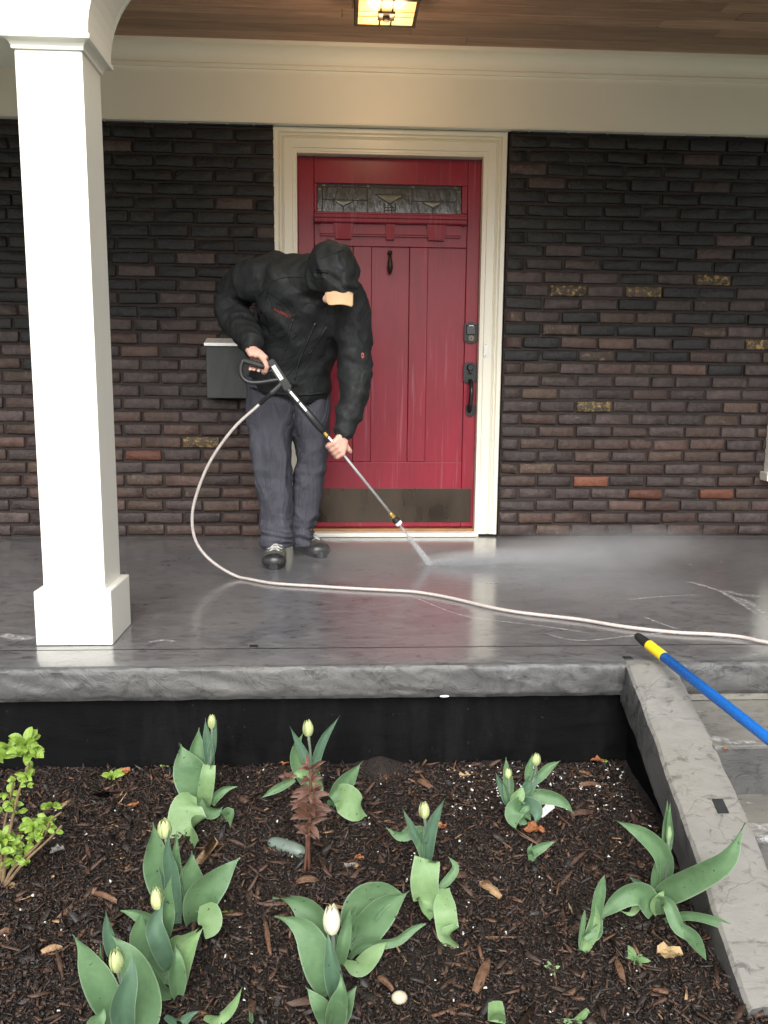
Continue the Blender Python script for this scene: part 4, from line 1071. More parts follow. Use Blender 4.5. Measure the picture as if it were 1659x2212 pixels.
for nm, pts, r in (('zip', [(633, 690), (626, 712), (616, 757)], .004), ('zip', [(681, 698), (665, 735), (648, 775), (636, 820)], .0048), ('zip', [(706, 706), (690, 732), (668, 765)], .004), ('zip', [(706, 672), (704, 690)], .003)):
    bm = NB(); strip(bm, pts, r); ob(nm, bm, M['zip'], jac, smooth=True)
bm = NB(); strip(bm, [(534, 748), (545, 757), (558, 752)], .004); ob('cuff_edge', bm, M['jacket'], jac, smooth=True); bm = NB(); strip(bm, [(727, 934), (740, 944), (757, 937)], .004); ob('cuff_edge', bm, M['jacket'], jac, smooth=True)
bm = NB(); strip(bm, [(540, 838), (600, 850), (660, 852), (711, 846)], .005); ob('hem_edge', bm, M['jacket'], jac, smooth=True)
for pts in ([(560, 640), (592, 606), (640, 598), (690, 606)], [(728, 700), (724, 660), (740, 622)], [(556, 690), (572, 650), (584, 610)]):
    bm = NB(); strip(bm, pts, .0026, .0002); ob('seam', bm, M['jacket'], jac, smooth=True)
# chest lettering
fc = bpy.data.curves.new('lettering', 'FONT'); fc.body = 'MAMMUT'; fc.size = .017; fc.extrude = .0006; fc.align_x = 'CENTER'; fc.align_y = 'CENTER'; fc.space_character = 1.15
to = bpy.data.objects.new('tmp', fc); COL.objects.link(to); dg = bpy.context.evaluated_depsgraph_get(); dg.update()
tm = bpy.data.meshes.new_from_object(to.evaluated_get(dg)); bpy.data.objects.remove(to)
a, b, c_ = onj(598, 671, .0), onj(622, 682, .0), onj(607, 684, .0)
xa = (b - a).normalized(); nn = (b - a).cross(c_ - a).normalized(); nn = -nn if nn.dot(CAM - a) < 0 else nn; ya = nn.cross(xa)
for v in tm.vertices:
    q = onj(610, 677, .0) + xa * v.co.x + ya * v.co.y
    d = (q - CAM).normalized(); h = JB.ray_cast(CAM, d); v.co = (h[0] if h[0] is not None else q) - d * (.0022 - v.co.z)
link('chest_lettering', tm, M['red_print'], jac)
# round emblem on the sleeve
e = onj(783, 768, .003); bm = NB(); g1 = bmesh.ops.create_circle(bm, cap_ends=True, segments=20, radius=.010)
for v in bm.verts: v.co = Vector((e.x + v.co.x * .75 , e.y - .0005, e.z + v.co.y * 1.25))
em = ob('sleeve_emblem', bm, M['red_print'], jac)
bm = NB(); ball(bm, e + Vector((.001, -.002, .002)), .004, 1, (1, .3, 1.2)); ob('emblem_mark', bm, M['rubber'], em)
bm = NB(); ball(bm, e + Vector((.003, -.003, .006)), .0016, 1); ball(bm, e + Vector((-.003, -.003, -.004)), .0012, 1); ob('emblem_white', bm, M['label_white'], em)  # white part of the emblem print

# --- hood, cap bill
bm = NB()
HC = PY(721, 588, -.885)
ball(bm, HC, 1, 4, (.100, .132, .120), HM)
ball(bm, PY(705, 605, -.85), 1, 3, (.085, .10, .085)); ball(bm, PY(738, 620, -.93), 1, 3, (.062, .075, .055)); ball(bm, PY(716, 560, -.84), 1, 3, (.075, .09, .062))
limb(bm, [PY(695, 605, -.80), PY(700, 600, -.85)], [.085, .09], 5)
me = remesh(bm, .007, 6)
HCR = [PY(x_, y_, -1.0) for x_, y_ in [(s_.x, s_.y) for s_ in spline([(682, 590, 0), (708, 592, 0), (728, 606, 0), (742, 622, 0), (768, 628, 0)], 30)]]
HB_ = BVHTree.FromPolygons([v.co for v in me.vertices], [f.vertices for f in me.polygons])
HCR = [(HB_.ray_cast(CAM, (c_ - CAM).normalized())[0] or c_) for c_ in HCR]
def hood_fold(p, n):
    q = HM.transposed() @ (p - HC)
    d = (rid((q.x * 9 + q.z * 5, q.y * 5, q.z * 9 - q.x * 5), 4.4) - .55) * .016
    cz = min((p - a_).length for a_ in HCR); d -= .010 * max(0, 1 - cz / .011); d += .004 * max(0, 1 - abs(cz - .016) / .012)
    d += (rid((q.x * 18, q.y * 12, q.z * 20), 8.4) - .5) * .006 + .004
    return d
displace(me, hood_fold)
# open the hood at the face: drop what lies below the rim
bmh = NB(); bmh.from_mesh(me); bpy.data.meshes.remove(me)
ra, rb_, rc = PY(690, 634, -.98), PY(764, 641, -.98), PY(727, 622, -.80)
pn = (rb_ - ra).cross(rc - ra).normalized(); pn = -pn if pn.z > 0 else pn
bmesh.ops.bisect_plane(bmh, geom=bmh.verts[:] + bmh.edges[:] + bmh.faces[:], plane_co=ra, plane_no=pn, clear_outer=True)
for v in bmh.verts:
    pass
me = mesh_of(bmh, True)
hood = link('hood', me, M['jacket'], man)
so = hood.modifiers.new('thickness', 'SOLIDIFY'); so.thickness = .006; so.offset = -1
HBV = BVHTree.FromPolygons([v.co for v in me.vertices], [f.vertices for f in me.polygons])
for pts in ([(679, 588), (705, 588), (727, 602), (745, 622), (766, 628)], [(690, 560), (716, 548), (742, 540)], [(692, 634), (712, 637), (740, 639), (764, 636)]):
    bm = NB(); strip(bm, pts, .0028, .0006, 6, HBV); ob('seam', bm, M['jacket'], hood, smooth=True)
# cap under the hood: blue grey band and tan bill
bm = NB(); ball(bm, hp(0, .012, .005), 1, 3, (.077, .078, .085), HM)
for v in list(bm.verts):
    pass
bmesh.ops.bisect_plane(bm, geom=bm.verts[:] + bm.edges[:] + bm.faces[:], plane_co=PY(700, 650, -.95), plane_no=pn, clear_outer=True)
cap = ob('cap', bm, M['cap_blue'], man, smooth=True)
B0, B1, B2, B3 = PY(702, 633, -.975), PY(763, 634, -.985), PY(762.5, 664, -1.045), PY(706, 664, -1.035)
bm = NB(); nu, nv = 16, 8; top = []; bot = []
nrm = (B1 - B0).cross(B3 - B0).normalized(); nrm = -nrm if nrm.y > 0 else nrm
for j in range(nv + 1):
    r1, r2 = [], []
    for i in range(nu + 1):
        a, b = i / nu, j / nv
        # rounded free corners
        cut = 0
        lo = (B0.lerp(B1, a)); hi = (B3.lerp(B2, a)); 
        rr = .30; e = 1.0
        if a < rr: e = 1 - .42 * (1 - math.sqrt(max(0, 1 - ((rr - a) / rr) ** 2)))
        if a > .93: e = 1 - .16 * (1 - math.sqrt(max(0, 1 - ((a - .93) / .07) ** 2)))
        p = lo.lerp(hi, b * e) + nrm * (.016 * (1 - (2 * a - 1) ** 2))
        r1.append(bm.verts.new(p + nrm * .002)); r2.append(bm.verts.new(p - nrm * .002))
    top.append(r1); bot.append(r2)
for j in range(nv):
    for i in range(nu):
        bm.faces.new((top[j][i], top[j][i + 1], top[j + 1][i + 1], top[j + 1][i])); bm.faces.new((bot[j][i], bot[j + 1][i], bot[j + 1][i + 1], bot[j][i + 1]))
for i in range(nu):
    bm.faces.new((top[nv][i], top[nv][i + 1], bot[nv][i + 1], bot[nv][i])); bm.faces.new((top[0][i + 1], top[0][i], bot[0][i], bot[0][i + 1]))
for j in range(nv):
    bm.faces.new((top[j + 1][0], top[j][0], bot[j][0], bot[j + 1][0])); bm.faces.new((top[j][nu], top[j + 1][nu], bot[j + 1][nu], bot[j][nu]))
bmesh.ops.recalc_face_normals(bm, faces=bm.faces)
ob('bill', bm, M['cap_tan'], cap, smooth=True)

# --- boots
def boot(toe, heel, lab):
    toe, heel = Vector(toe), Vector(heel); toe.z = heel.z = 0
    f = (toe - heel).normalized(); s = Vector((f.y, -f.x, 0)); L = (toe - heel).length; U = Vector((0, 0, 1))
    def q(a, b, z): return heel + f * (a * L) + s * b + U * z
    bm = NB()
    # upper
    prof = [(.03, .030, .03, .11), (.15, .036, .02, .13), (.30, .037, .02, .125), (.45, .040, .02, .098), (.60, .050, .02, .086), (.75, .053, .02, .076), (.88, .049, .02, .064), (.97, .030, .02, .045)]
    secs = [(q(a, 0, (z0 + z1) / 2), s * w, U * ((z1 - z0) / 2)) for a, w, z0, z1 in prof]
    loft(bm, secs, 20); tube(bm, [q(.20, 0, .08), q(.22, 0, .17)], [.042, .044], 16)
    up = link('boot', remesh(bm, .006, 3), M['boot'], man, label=lab)
    bm = NB(); n = 28; out = []
    for k in range(n):
        t = 2 * math.pi * k / n; a = .5 + .52 * math.cos(t); w = (.050 if a > .5 else .042) * (1 + .08 * math.sin(a * 6)); out.append((a, w * math.copysign(abs(math.sin(t)) ** .7, math.sin(t))))
    A = [bm.verts.new(q(a, b, .001)) for a, b in out]; B = [bm.verts.new(q(a, b * 1.0, .026 + (.006 if a > .9 else 0))) for a, b in out]
    bm.faces.new(A[::-1]); bm.faces.new(B)
    for k in range(n): bm.faces.new((A[k], A[(k + 1) % n], B[(k + 1) % n], B[k]))
    bmesh.ops.recalc_face_normals(bm, faces=bm.faces); ob('sole', bm, M['rubber'], up)
    bm = NB(); ball(bm, q(.885, 0, .034), 1, 3, (1, 1, 1)); 
    MT = Matrix((f, s, U)).transposed()
    for v in bm.verts: l = v.co - q(.885, 0, .034); v.co = q(.885, 0, .034) + MT @ Vector((l.x * .040, l.y * .056, l.z * .036))
    bmesh.ops.bisect_plane(bm, geom=bm.verts[:] + bm.edges[:] + bm.faces[:], plane_co=q(.86, 0, .03), plane_no=-f, clear_outer=True)
    ob('toe_cap', bm, simple('wet_rubber_toe', (.02, .02, .02), .34, bst=.05), up, smooth=True)
    bm = NB(); rows = [(.76, .080), (.67, .088), (.58, .096), (.49, .106)]
    for k, (a, z) in enumerate(rows):
        tube(bm, spline([q(a, -.028, z - .012), q(a - .01, 0, z + .001), q(a, .028, z - .012)], 7), .0022, 6)
        if k < 3:
            a2, z2 = rows[k + 1]
            tube(bm, spline([q(a, -.027, z - .011), q((a + a2) / 2, 0, (z + z2) / 2 + .003), q(a2, .027, z2 - .011)], 7), .002, 6); tube(bm, spline([q(a, .027, z - .011), q((a + a2) / 2, 0, (z + z2) / 2 + .004), q(a2, -.027, z2 - .011)], 7), .002, 6)
    ob('lace', bm, M['lace'], up)
    bm = NB()
    for a, z in rows:
        for sd in (-1, 1): ball(bm, q(a, sd * .030, z - .011), .0042, 1)
    ob('eyelet', bm, M['chrome'], up, kind='stuff')
bt = PZ(591, 1231, 0); bh = PZ(606, 1187, 0); bh = bt + (bh - bt).normalized() * .30
boot(bt, bh, 'boot pointing at the viewer')
boot(PZ(697, 1207, 0) + Vector((.0, .01, 0)), PZ(640, 1178, 0), 'boot turned out towards the door')

# --- pressure washer lance
gun = thing('pressure_lance', 'black and silver pressure washer lance held in both hands by the man', 'pressure washer lance')
G0 = PY(583, 778, -.885); GE = PY(625, 842, -.88)
D = (GE - G0).normalized(); BK = Vector((0, -1, 0)); BK = (BK - D * BK.dot(D)).normalized(); SD = D.cross(BK)
bm = NB()
def obox(bm, a, b, w, h, bev=.004):
    d = (b - a).normalized(); bk = (BK - d * BK.dot(d)).normalized(); sd = d.cross(bk)
    n0 = len(bm.verts); vs = []
    for p in (a, b):
        for sx, sy in ((-1, -1), (1, -1), (1, 1), (-1, 1)): vs.append(bm.verts.new(p + sd * sx * w + bk * sy * h))
    fs = [bm.faces.new([vs[i] for i in f]) for f in ((3, 2, 1, 0), (4, 5, 6, 7), (0, 1, 5, 4), (1, 2, 6, 5), (2, 3, 7, 6), (3, 0, 4, 7))]
    bmesh.ops.recalc_face_normals(bm, faces=fs)
    if bev: bmesh.ops.bevel(bm, geom=list({e for f in fs for e in f.edges}), offset=bev, segments=2, affect='EDGES')
obox(bm, G0, GE, .017, .018, .006)
# hand grip through the fist and the loop guard below it
tube(bm, [PY(596, 794, -.884), PY(560, 789, -.884), PY(527, 779, -.878)], [.015, .0135, .012], 12)
ob('gun_body', bm, M['plastic'], gun, smooth=False)
bm = NB(); L_ = spline([PY(526, 776, -.878), PY(520, 795, -.880), PY(523, 814, -.882), PY(537, 825, -.884), (PY(560, 826, -.884)), PY(588, 822, -.884), PY(614, 818, -.882)], 26)
tube(bm, L_, .0095, 10); ob('trigger_guard', bm, M['plastic'], gun, smooth=True)
bm = NB(); tube(bm, spline([PY(592, 800, -.884), PY(575, 803, -.886), PY(548, 800, -.884)], 8), .006, 8); ob('trigger', bm, M['rubber'], gun, smooth=True)
def along(p, q, a): return p.lerp(q, a)
bm = NB(); a, b = PY(590, 790, -.905), PY(609, 820, -.905); obox(bm, a, b, .0085, .0008, 0); ob('label', bm, M['label_white'], gun)
bm = NB()
for k in range(9): 
    p = a.lerp(b, .12 + k * .09); obox(bm, p - D * .0012 + BK * .001, p + D * .0012 + BK * .001, .0055 if k % 3 else .004, .0005, 0)
ob('label_lines', bm, simple('label_ink', (.12, .12, .12), .6, bst=0), gun)
S0, S1 = PY(619, 838, -.88), PY(700, 934, -.872)
SDir = (S1 - S0)
bm = NB(); tube(bm, [S0.lerp(S1, t) for t in (0, .02, .55, .56, .93, .94, 1)], [.013, .0155, .0155, .0165, .0165, .0135, .013], 16); ob('sleeve', bm, M['plastic'], gun, smooth=True)
def paper(nm, t0, t1, w, mat):
    bm = NB(); d = SDir.normalized(); bk = (BK - d * BK.dot(d)).normalized(); sd = d.cross(bk); prev = None; rad = .0160
    for i in range(9):
        c0 = S0.lerp(S1, t0); c1 = S0.lerp(S1, t1); an = R(15 - 25) + (i / 8 - .5) * w / rad
        v0, v1 = [bm.verts.new(c + (bk * math.cos(an) + sd * math.sin(an)) * rad) for c in (c0, c1)]
        if prev: bm.faces.new((prev[0], v0, v1, prev[1]))
        prev = (v0, v1)
    return ob(nm, bm, mat, gun)
paper('label', .09, .30, .010, M['label_white']); paper('label', .34, .52, .010, M['label_white'])
bm = NB(); tube(bm, [S1, S1.lerp(TIP, .04), S1.lerp(TIP, .055)], [.010, .0115, .007], 12); ob('brass_fitting', bm, M['brass'], gun, smooth=False)
bm = NB(); tube(bm, [S1, LHC, TIP], .0062, 14); ob('lance_tube', bm, M['chrome'], gun, smooth=True)
TD = (TIP - LHC).normalized()
bm = NB(); tube(bm, [TIP - TD * .028, TIP - TD * .024, TIP - TD * .002, TIP + TD * .004], [.008, .0115, .0115, .009], 14); ob('brass_coupling', bm, M['brass'], gun, smooth=False)
bm = NB(); tube(bm, [TIP + TD * .003, TIP + TD * .006, TIP + TD * .024], [.012, .0155, .0175], 16); ob('nozzle', bm, M['rubber'], gun, smooth=False)
bm = NB(); tube(bm, [TIP + TD * .0245, TIP + TD * .040, TIP + TD * .042], [.0165, .0165, .010], 16); ob('nozzle_ring', bm, M['label_white'], gun, smooth=False)
# --- hose
ho = thing('hose', 'pale braided pressure hose looping from the lance across the wet porch', 'hose')
h0, h1, h2 = PY(612, 826, -.878), PY(585, 851, -.885), PY(560, 874, -.89)
bm = NB(); tube(bm, [h0, h0.lerp(h1, .9), h1], [.0115, .0125, .0115], 12); ob('swivel', bm, M['plastic'], ho, smooth=False)
bm = NB(); n = 26
tube(bm, [h1.lerp(h2, k / n) for k in range(n + 1)], [.0098 if k % 2 else .0078 for k in range(n + 1)], 12); ob('strain_relief', bm, M['rubber'], ho)
hz = .0075
pts = [h2, PY(505, 925, -.90), PY(455, 995, -.91), PY(424, 1070, -.92), PY(415, 1125, -.93), PY(426, 1175, -.94), PY(462, 1216, -.96)] + [PZ(u, v, hz) for u, v in ((520, 1248), (590, 1260), (680, 1266), (760, 1271), (840, 1275), (900, 1279), (970, 1291), (1060, 1312), (1130, 1324), (1250, 1338), (1350, 1354), (1459, 1366), (1540, 1370), (1600, 1376), (1659, 1388), (1760, 1400), (1950, 1390), (2300, 1372))]
P = spline(pts, 520)
for p in P: p.z = max(p.z, hz)
bm = NB(); tube(bm, P, [.0065 * (1 + (.05 if k % 2 else -.03)) for k in range(len(P))], 10); ob('hose_line', bm, M['hose'], ho, smooth=True)

# --- the jet and the spray drifting off it
def vol(name, c, half, rot, dens, fn, col=(.93, .95, .97, 1), sub=3, nscale=3.0, pw=1.3):
    bm = NB(); bmesh.ops.create_icosphere(bm, subdivisions=sub, radius=1.0)
    m = bpy.data.materials.new(name); m.use_nodes = True; t = m.node_tree; t.nodes.clear()
    out = t.nodes.new('ShaderNodeOutputMaterial'); pv = t.nodes.new('ShaderNodeVolumePrincipled'); t.links.new(pv.outputs[0], out.inputs['Volume'])
    pv.inputs['Color'].default_value = col; pv.inputs['Anisotropy'].default_value = .2
    tc = t.nodes.new('ShaderNodeTexCoord').outputs['Object']
    ln = node(t, 'ShaderNodeVectorMath', operation='LENGTH'); t.links.new(tc, ln.inputs[0])
    fall = math_n(t, 'MAXIMUM', math_n(t, 'SUBTRACT', 1.0, ln.outputs['Value']), 0.0)
    sx = node(t, 'ShaderNodeSeparateXYZ'); t.links.new(tc, sx.inputs[0])
    nz = noise_tex(t, coords(t, (1.0, 2.0, 2.4)), nscale, 4, .6, .6)
    d = math_n(t, 'MULTIPLY', math_n(t, 'POWER', fall, pw), ramp(t, nz, [(.30, .12), (.68, 1.0)]))
    d = math_n(t, 'MULTIPLY', d, fn(t, sx))
    t.links.new(math_n(t, 'MULTIPLY', d, dens), pv.inputs['Density'])
    o = ob(name, bm, m, kind='stuff'); o.location = c; o.scale = half; o.rotation_euler = rot; return o
HIT = PZ(930, 1221, 0)
NZ = TIP + TD * .043
jd = (HIT - NZ)
# jet: a thin cone of spray, thinning outwards
JL = jd.length; bm = NB()
tube(bm, [(0, 0, 0), (0, 0, JL * .5), (0, 0, JL * .985)], [.005, .012, .020], 16)
m = bpy.data.materials.new('jet_spray'); m.use_nodes = True; t = m.node_tree; t.nodes.clear()
out = t.nodes.new('ShaderNodeOutputMaterial'); pv = t.nodes.new('ShaderNodeVolumePrincipled'); t.links.new(pv.outputs[0], out.inputs['Volume']); pv.inputs['Color'].default_value = (.95, .96, .98, 1)
tc = t.nodes.new('ShaderNodeTexCoord').outputs['Object']; sx = node(t, 'ShaderNodeSeparateXYZ'); t.links.new(tc, sx.inputs[0])
rr_ = math_n(t, 'SQRT', math_n(t, 'ADD', math_n(t, 'MULTIPLY', sx.outputs[0], sx.outputs[0]), math_n(t, 'MULTIPLY', sx.outputs[1], sx.outputs[1])))
rad_ = math_n(t, 'ADD', math_n(t, 'MULTIPLY', sx.outputs[2], .016 / JL), .005)
f_ = math_n(t, 'POWER', math_n(t, 'MAXIMUM', math_n(t, 'SUBTRACT', 1.0, math_n(t, 'DIVIDE', rr_, rad_)), 0.0), 1.4)
nz_ = noise_tex(t, coords(t, (1, 1, .25), world=False), 90, 3)
t.links.new(math_n(t, 'MULTIPLY', math_n(t, 'MULTIPLY', f_, ramp(t, nz_, [(.3, .35), (.7, 1.0)])), 420.0), pv.inputs['Density'])
jo = ob('water_jet', bm, m, kind='stuff'); jo.location = NZ; jo.rotation_euler = jd.to_track_quat('Z', 'Y').to_euler()
# droplets flung along the jet and off the floor
bm = NB()
for k in range(420):
    f = random.random(); p = NZ.lerp(HIT, f) + Vector((random.gauss(0, .006 + .014 * f), random.gauss(0, .006 + .012 * f), random.gauss(0, .006)))
    if p.z > .002: ball(bm, p, random.uniform(.0008, .0019), 1)
for k in range(700):
    a = abs(random.gauss(0, .45)); p = HIT + Vector((a, random.gauss(.0, .05 + .12 * a), abs(random.gauss(0, .015 + .05 * a)) + .002)); ball(bm, p, random.uniform(.0008, .0022), 1)
mw, t, b = new_mat('water_drop'); b.inputs['Base Color'].default_value = (.85, .87, .9, 1); b.inputs['Roughness'].default_value = .1; b.inputs['Transmission Weight'].default_value = .6; b.inputs['IOR'].default_value = 1.33
ob('spray_droplets', bm, mw, kind='stuff')
one = lambda t, sx: math_n(t, 'ADD', math_n(t, 'MULTIPLY', sx.outputs[0], 0.0), 1.0)
strongleft = lambda t, sx: ramp(t, math_n(t, 'ADD', math_n(t, 'MULTIPLY', sx.outputs[0], .5), .5), [(0.0, .5), (.10, 1.0), (.45, .45), (1, .15)])
MR = PZ(1240, 1214, 0)
vol('mist', HIT + Vector((.36, -.01, .034)), (.46, .10, .060), (0, R(-2.5), R(-2)), 115.0, strongleft, nscale=5, pw=1.5)
vol('mist', HIT + Vector((.16, -.005, .014)), (.24, .035, .026), (0, R(-2), R(-2)), 260.0, one, nscale=9, pw=1.2)
vol('mist', HIT + Vector((.75, -.06, .07)), (.74, .30, .13), (0, R(-3), R(3)), 6.5, one, nscale=3.5)
vol('mist', HIT + Vector((-.35, .10, .04)), (.9, .42, .11), (0, 0, 0), .9, one, nscale=2.5)
# ================================================================== PLANTS IN THE BED
def Z1(x, y): return ((x * .5425) * .6636, (2300 + y * .5425) * .6636)
def Z2(x, y): return ((800 + x * .4822) * .6636, (2300 + y * .4822) * .6636)
def Z3(x, y): return ((1500 + x * .6028) * .6636, (2300 + y * .6028) * .6636)
ZK = {'1': (Z1, .36), '2': (Z2, .32), '3': (Z3, .40)}
def blade(pts, width, roll=0.0, fold=.25, prof='leaf', wave=0.0, seed=0, n=16, tw=0.0):
    """one leaf blade: centre line in space, full width in metres; V fold, waviness, twist"""
    P = spline(pts, n); bm = NB(); lay = bm.verts.layers.float_vector.new('lu'); rows = []
    L = sum((P[i + 1] - P[i]).length for i in range(n - 1))
    for i, p in enumerate(P):
        t = i / (n - 1)
        T = (P[min(i + 1, n - 1)] - P[max(i - 1, 0)]).normalized()
        view = Vector((CAM.x * .3 - p.x * .3, -1, .28)).normalized()
        v = (view - T * view.dot(T)); v = v.normalized() if v.length > .05 else T.orthogonal()
        a = roll + tw * (t - .5)
        nrm = Matrix.Rotation(a, 3, T) @ v; sd = T.cross(nrm)
        if prof == 'leaf': w = (math.sin(math.pi * min(1, (.10 + .90 * t)) ** .85) ** .75) * (1 if t < .5 else (1 - ((t - .5) / .5) ** 3.2))
        elif prof == 'strap': w = (.55 + .45 * sm(t, 0, .3)) * (1 - max(0, (t - .70) / .30) ** 2.0)
        elif prof == 'cut': w = .75 + .25 * math.sin(t * 3)
        else: w = math.sin(math.pi * (.06 + .94 * t)) ** .8
        w = max(w, .03) * width * .5; r = []
        for k in (-1, -.66, -.33, 0, .33, .66, 1):
            f = fold * w * (abs(k) ** 1.5) + wave * width * math.sin(t * 9 + seed + (0 if k < 0 else 1.7)) * abs(k) ** 2
            q = p + sd * (k * w) + nrm * f
            vt = bm.verts.new(q); vt[lay] = (k * 1.0, t, 0); r.append(vt)
        rows.append(r)
    for a, b in zip(rows, rows[1:]):
        for k in range(6): bm.faces.new((a[k], a[k + 1], b[k + 1], b[k]))
    return bm
def mk_leaf(root, z, B, spec, seed):
    f, sc = ZK[z]; pts = []
    for q in spec['p']:
        u, v = f(q[0], q[1]); dy = q[2] if len(q) > 2 else 0
        pts.append(PY(u, v, B.y + dy))
    for k, p in enumerate(pts):
        if p.z < mz(p.x, p.y) + .006:
            g = bed(*f(*spec['p'][k][:2])); pts[k] = g + (CAM - g).normalized() * .015 + Vector((0, 0, .036))
    w = spec['w'] * sc * pxm(pts[len(pts) // 2])
    o = ob('leaf', blade(pts, w, spec.get('r', 0), spec.get('f', .3) * 1.45, spec.get('k', 'leaf'), spec.get('v', .03 if spec.get('m') == 'tulip_pale' else .075), seed, 20, spec.get('t', 0 if spec.get('m') == 'tulip_pale' else ((seed * 7.13) % 1 - .5) * 1.3)), M[spec.get('m', 'tulip_leaf')], root, smooth=True)
    if 'lab' in spec: o['label'] = spec['lab']
    return o
def petal_mesh(h, rad, open_, tipw):
    bm = NB(); rows = []
    for j in range(7):
        t = j / 6; rr = rad * (math.sin(math.pi * (.16 + .70 * t ** .9)) ** .75) * (1 - .18 * t * (1 - open_)); row = []
        half = R(46) * (1 - max(0, (t - .55) / .45) ** 2 * (1 - tipw))
        for k in range(5):
            a = (k / 4 - .5) * 2 * half
            row.append(bm.verts.new((math.sin(a) * rr, -math.cos(a) * rr * (1.0), h * t + .003 * rr * abs(k - 2))))
        rows.append(row)
    for a, b in zip(rows, rows[1:]):
        for k in range(4): bm.faces.new((a[k], a[k + 1], b[k + 1], b[k]))
    return bm
PET = {}
def flower(root, c, w, h, mat, axis=Vector((0, 0, 1))):
    """a closed tulip: core with six petals; c = bottom centre"""
    rot = axis.to_track_quat('Z', 'Y').to_matrix()
    bm = NB(); ball(bm, c + axis * h * .42, 1, 2, (w * .33, w * .33, h * .38), rot); core = ob('flower', bm, M[mat], root, smooth=True)
    ph = random.random() * 2
    for k in range(6):
        out = k % 2; bmx = petal_mesh(h * (1 if out else .97), w * .5 * (1.0 if out else .86) * random.uniform(.93, 1.05), .3, .12)
        rz = Matrix.Rotation(ph + k * math.pi / 3, 3, 'Z')
        for v in bmx.verts: v.co = c + rot @ (rz @ v.co)
        ob('petal', bmx, M[mat], core, smooth=True)
def tulip(z, lab, base, leaves, buds=(), group='tulips in the flower bed', cat='tulip'):
    f, sc = ZK[z]; u, v = f(*base); B = bed(u, v)
    root = thing('tulip', lab, cat, group)
    for i, s in enumerate(leaves): mk_leaf(root, z, B, s, i * 1.9 + base[0])
    for (x, y, w, h, mat, sx, sy, dy) in buds:
        u, v = f(x, y + h / 2); c = PY(u, v, B.y + dy); px = sc * pxm(c)
        ub, vb = f(sx, sy); s0 = PY(ub, vb, B.y + dy * .3)
        bm = NB(); tube(bm, spline([s0, s0.lerp(c, .6) + Vector((.002, 0, 0)), c + Vector((0, 0, .002))], 8), [.0042, .004, .004, .0038, .0038, .0038, .004, .0042], 8); ob('stem', bm, M['stem'], root, smooth=True)
        ax = (c - s0).normalized() if (c - s0).length > .01 else Vector((0, 0, 1)); ax = (ax + Vector((0, 0, 1.5))).normalized()
        flower(root, c, w * px, h * px, mat, ax)
    base_at(root, B); return root
D_ = dict
tulip('1', 'tallest back tulip by the black wall with a big drooping pale leaf', (1225, 640), [
    D_(p=[(1205, 560), (1170, 470), (1120, 350), (1083, 225, .02)], w=215, r=.15, f=.25, lab='broad cupped leaf'),
    D_(p=[(1225, 500, .02), (1205, 350, .02), (1185, 230, .03), (1196, 128, .03)], w=130, f=.4), D_(p=[(1262, 380, .01), (1255, 290), (1243, 180), (1232, 65)], w=62, f=.5, m='tulip_blue'),
    D_(p=[(1255, 380), (1275, 270), (1290, 180), (1300, 80)], w=52, f=.5, r=-.4, m='tulip_blue'), D_(p=[(1225, 600), (1232, 520, -.01), (1246, 420, -.015), (1256, 350, 0)], w=95, k='cut', m='tulip_pale', f=.2),
    D_(p=[(1275, 590), (1300, 540), (1350, 495), (1424, 480)], w=52, f=.5), D_(p=[(1210, 560, -.02), (1250, 610, -.04), (1300, 620, -.05), (1338, 600, -.05)], w=105, f=.5, r=.5), D_(p=[(1290, 640, -.02), (1340, 660, -.05), (1378, 710, -.06), (1385, 803, -.06)], w=70, f=.3),
    D_(p=[(1150, 530, -.03), (1115, 600, -.07), (1135, 740, -.10), (1190, 888, -.11)], w=235, k='ovate', m='tulip_pale', f=.12, v=.02, lab='large pale drooping leaf')],
    [(1272, 85, 56, 82, 'petal', 1262, 350, 0)])
tulip('1', 'upright tulip with a pale bud, second from the back in the left row', (1075, 1320), [
    D_(p=[(1070, 1320), (1030, 1150), (950, 950), (918, 695)], w=190, f=.3, v=.05), D_(p=[(1062, 1260, .01), (1020, 1000, .01), (960, 860, .02), (955, 740, .02)], w=110, f=.4, m='tulip_blue'),
    D_(p=[(1068, 1300, -.01), (1030, 1000, -.01), (1005, 880, -.015), (1015, 735, -.015)], w=95, f=.45, m='tulip_blue'), D_(p=[(1078, 1320), (1066, 1100), (1058, 900), (1062, 745)], w=72, f=.5)],
    [(992, 725, 92, 112, 'petal', 1055, 1200, .0)])
tulip('1', 'budless tulip leaf clump with one torn muddy leaf, right of the left row', (1150, 1310), [
    D_(p=[(1150, 1310), (1165, 1170), (1150, 1000), (1150, 868)], w=165, f=.3), D_(p=[(1160, 1290, -.01), (1210, 1130, -.02), (1310, 1030, -.02), (1442, 905, -.01)], w=205, f=.25, r=.2, lab='broad leaf pointing right'),
    D_(p=[(1215, 1175, -.01), (1255, 1250, -.04), (1265, 1320, -.06), (1232, 1395, -.08)], w=150, k='ovate', m='tulip_pale', f=.1, lab='pale muddy drooping leaf')])
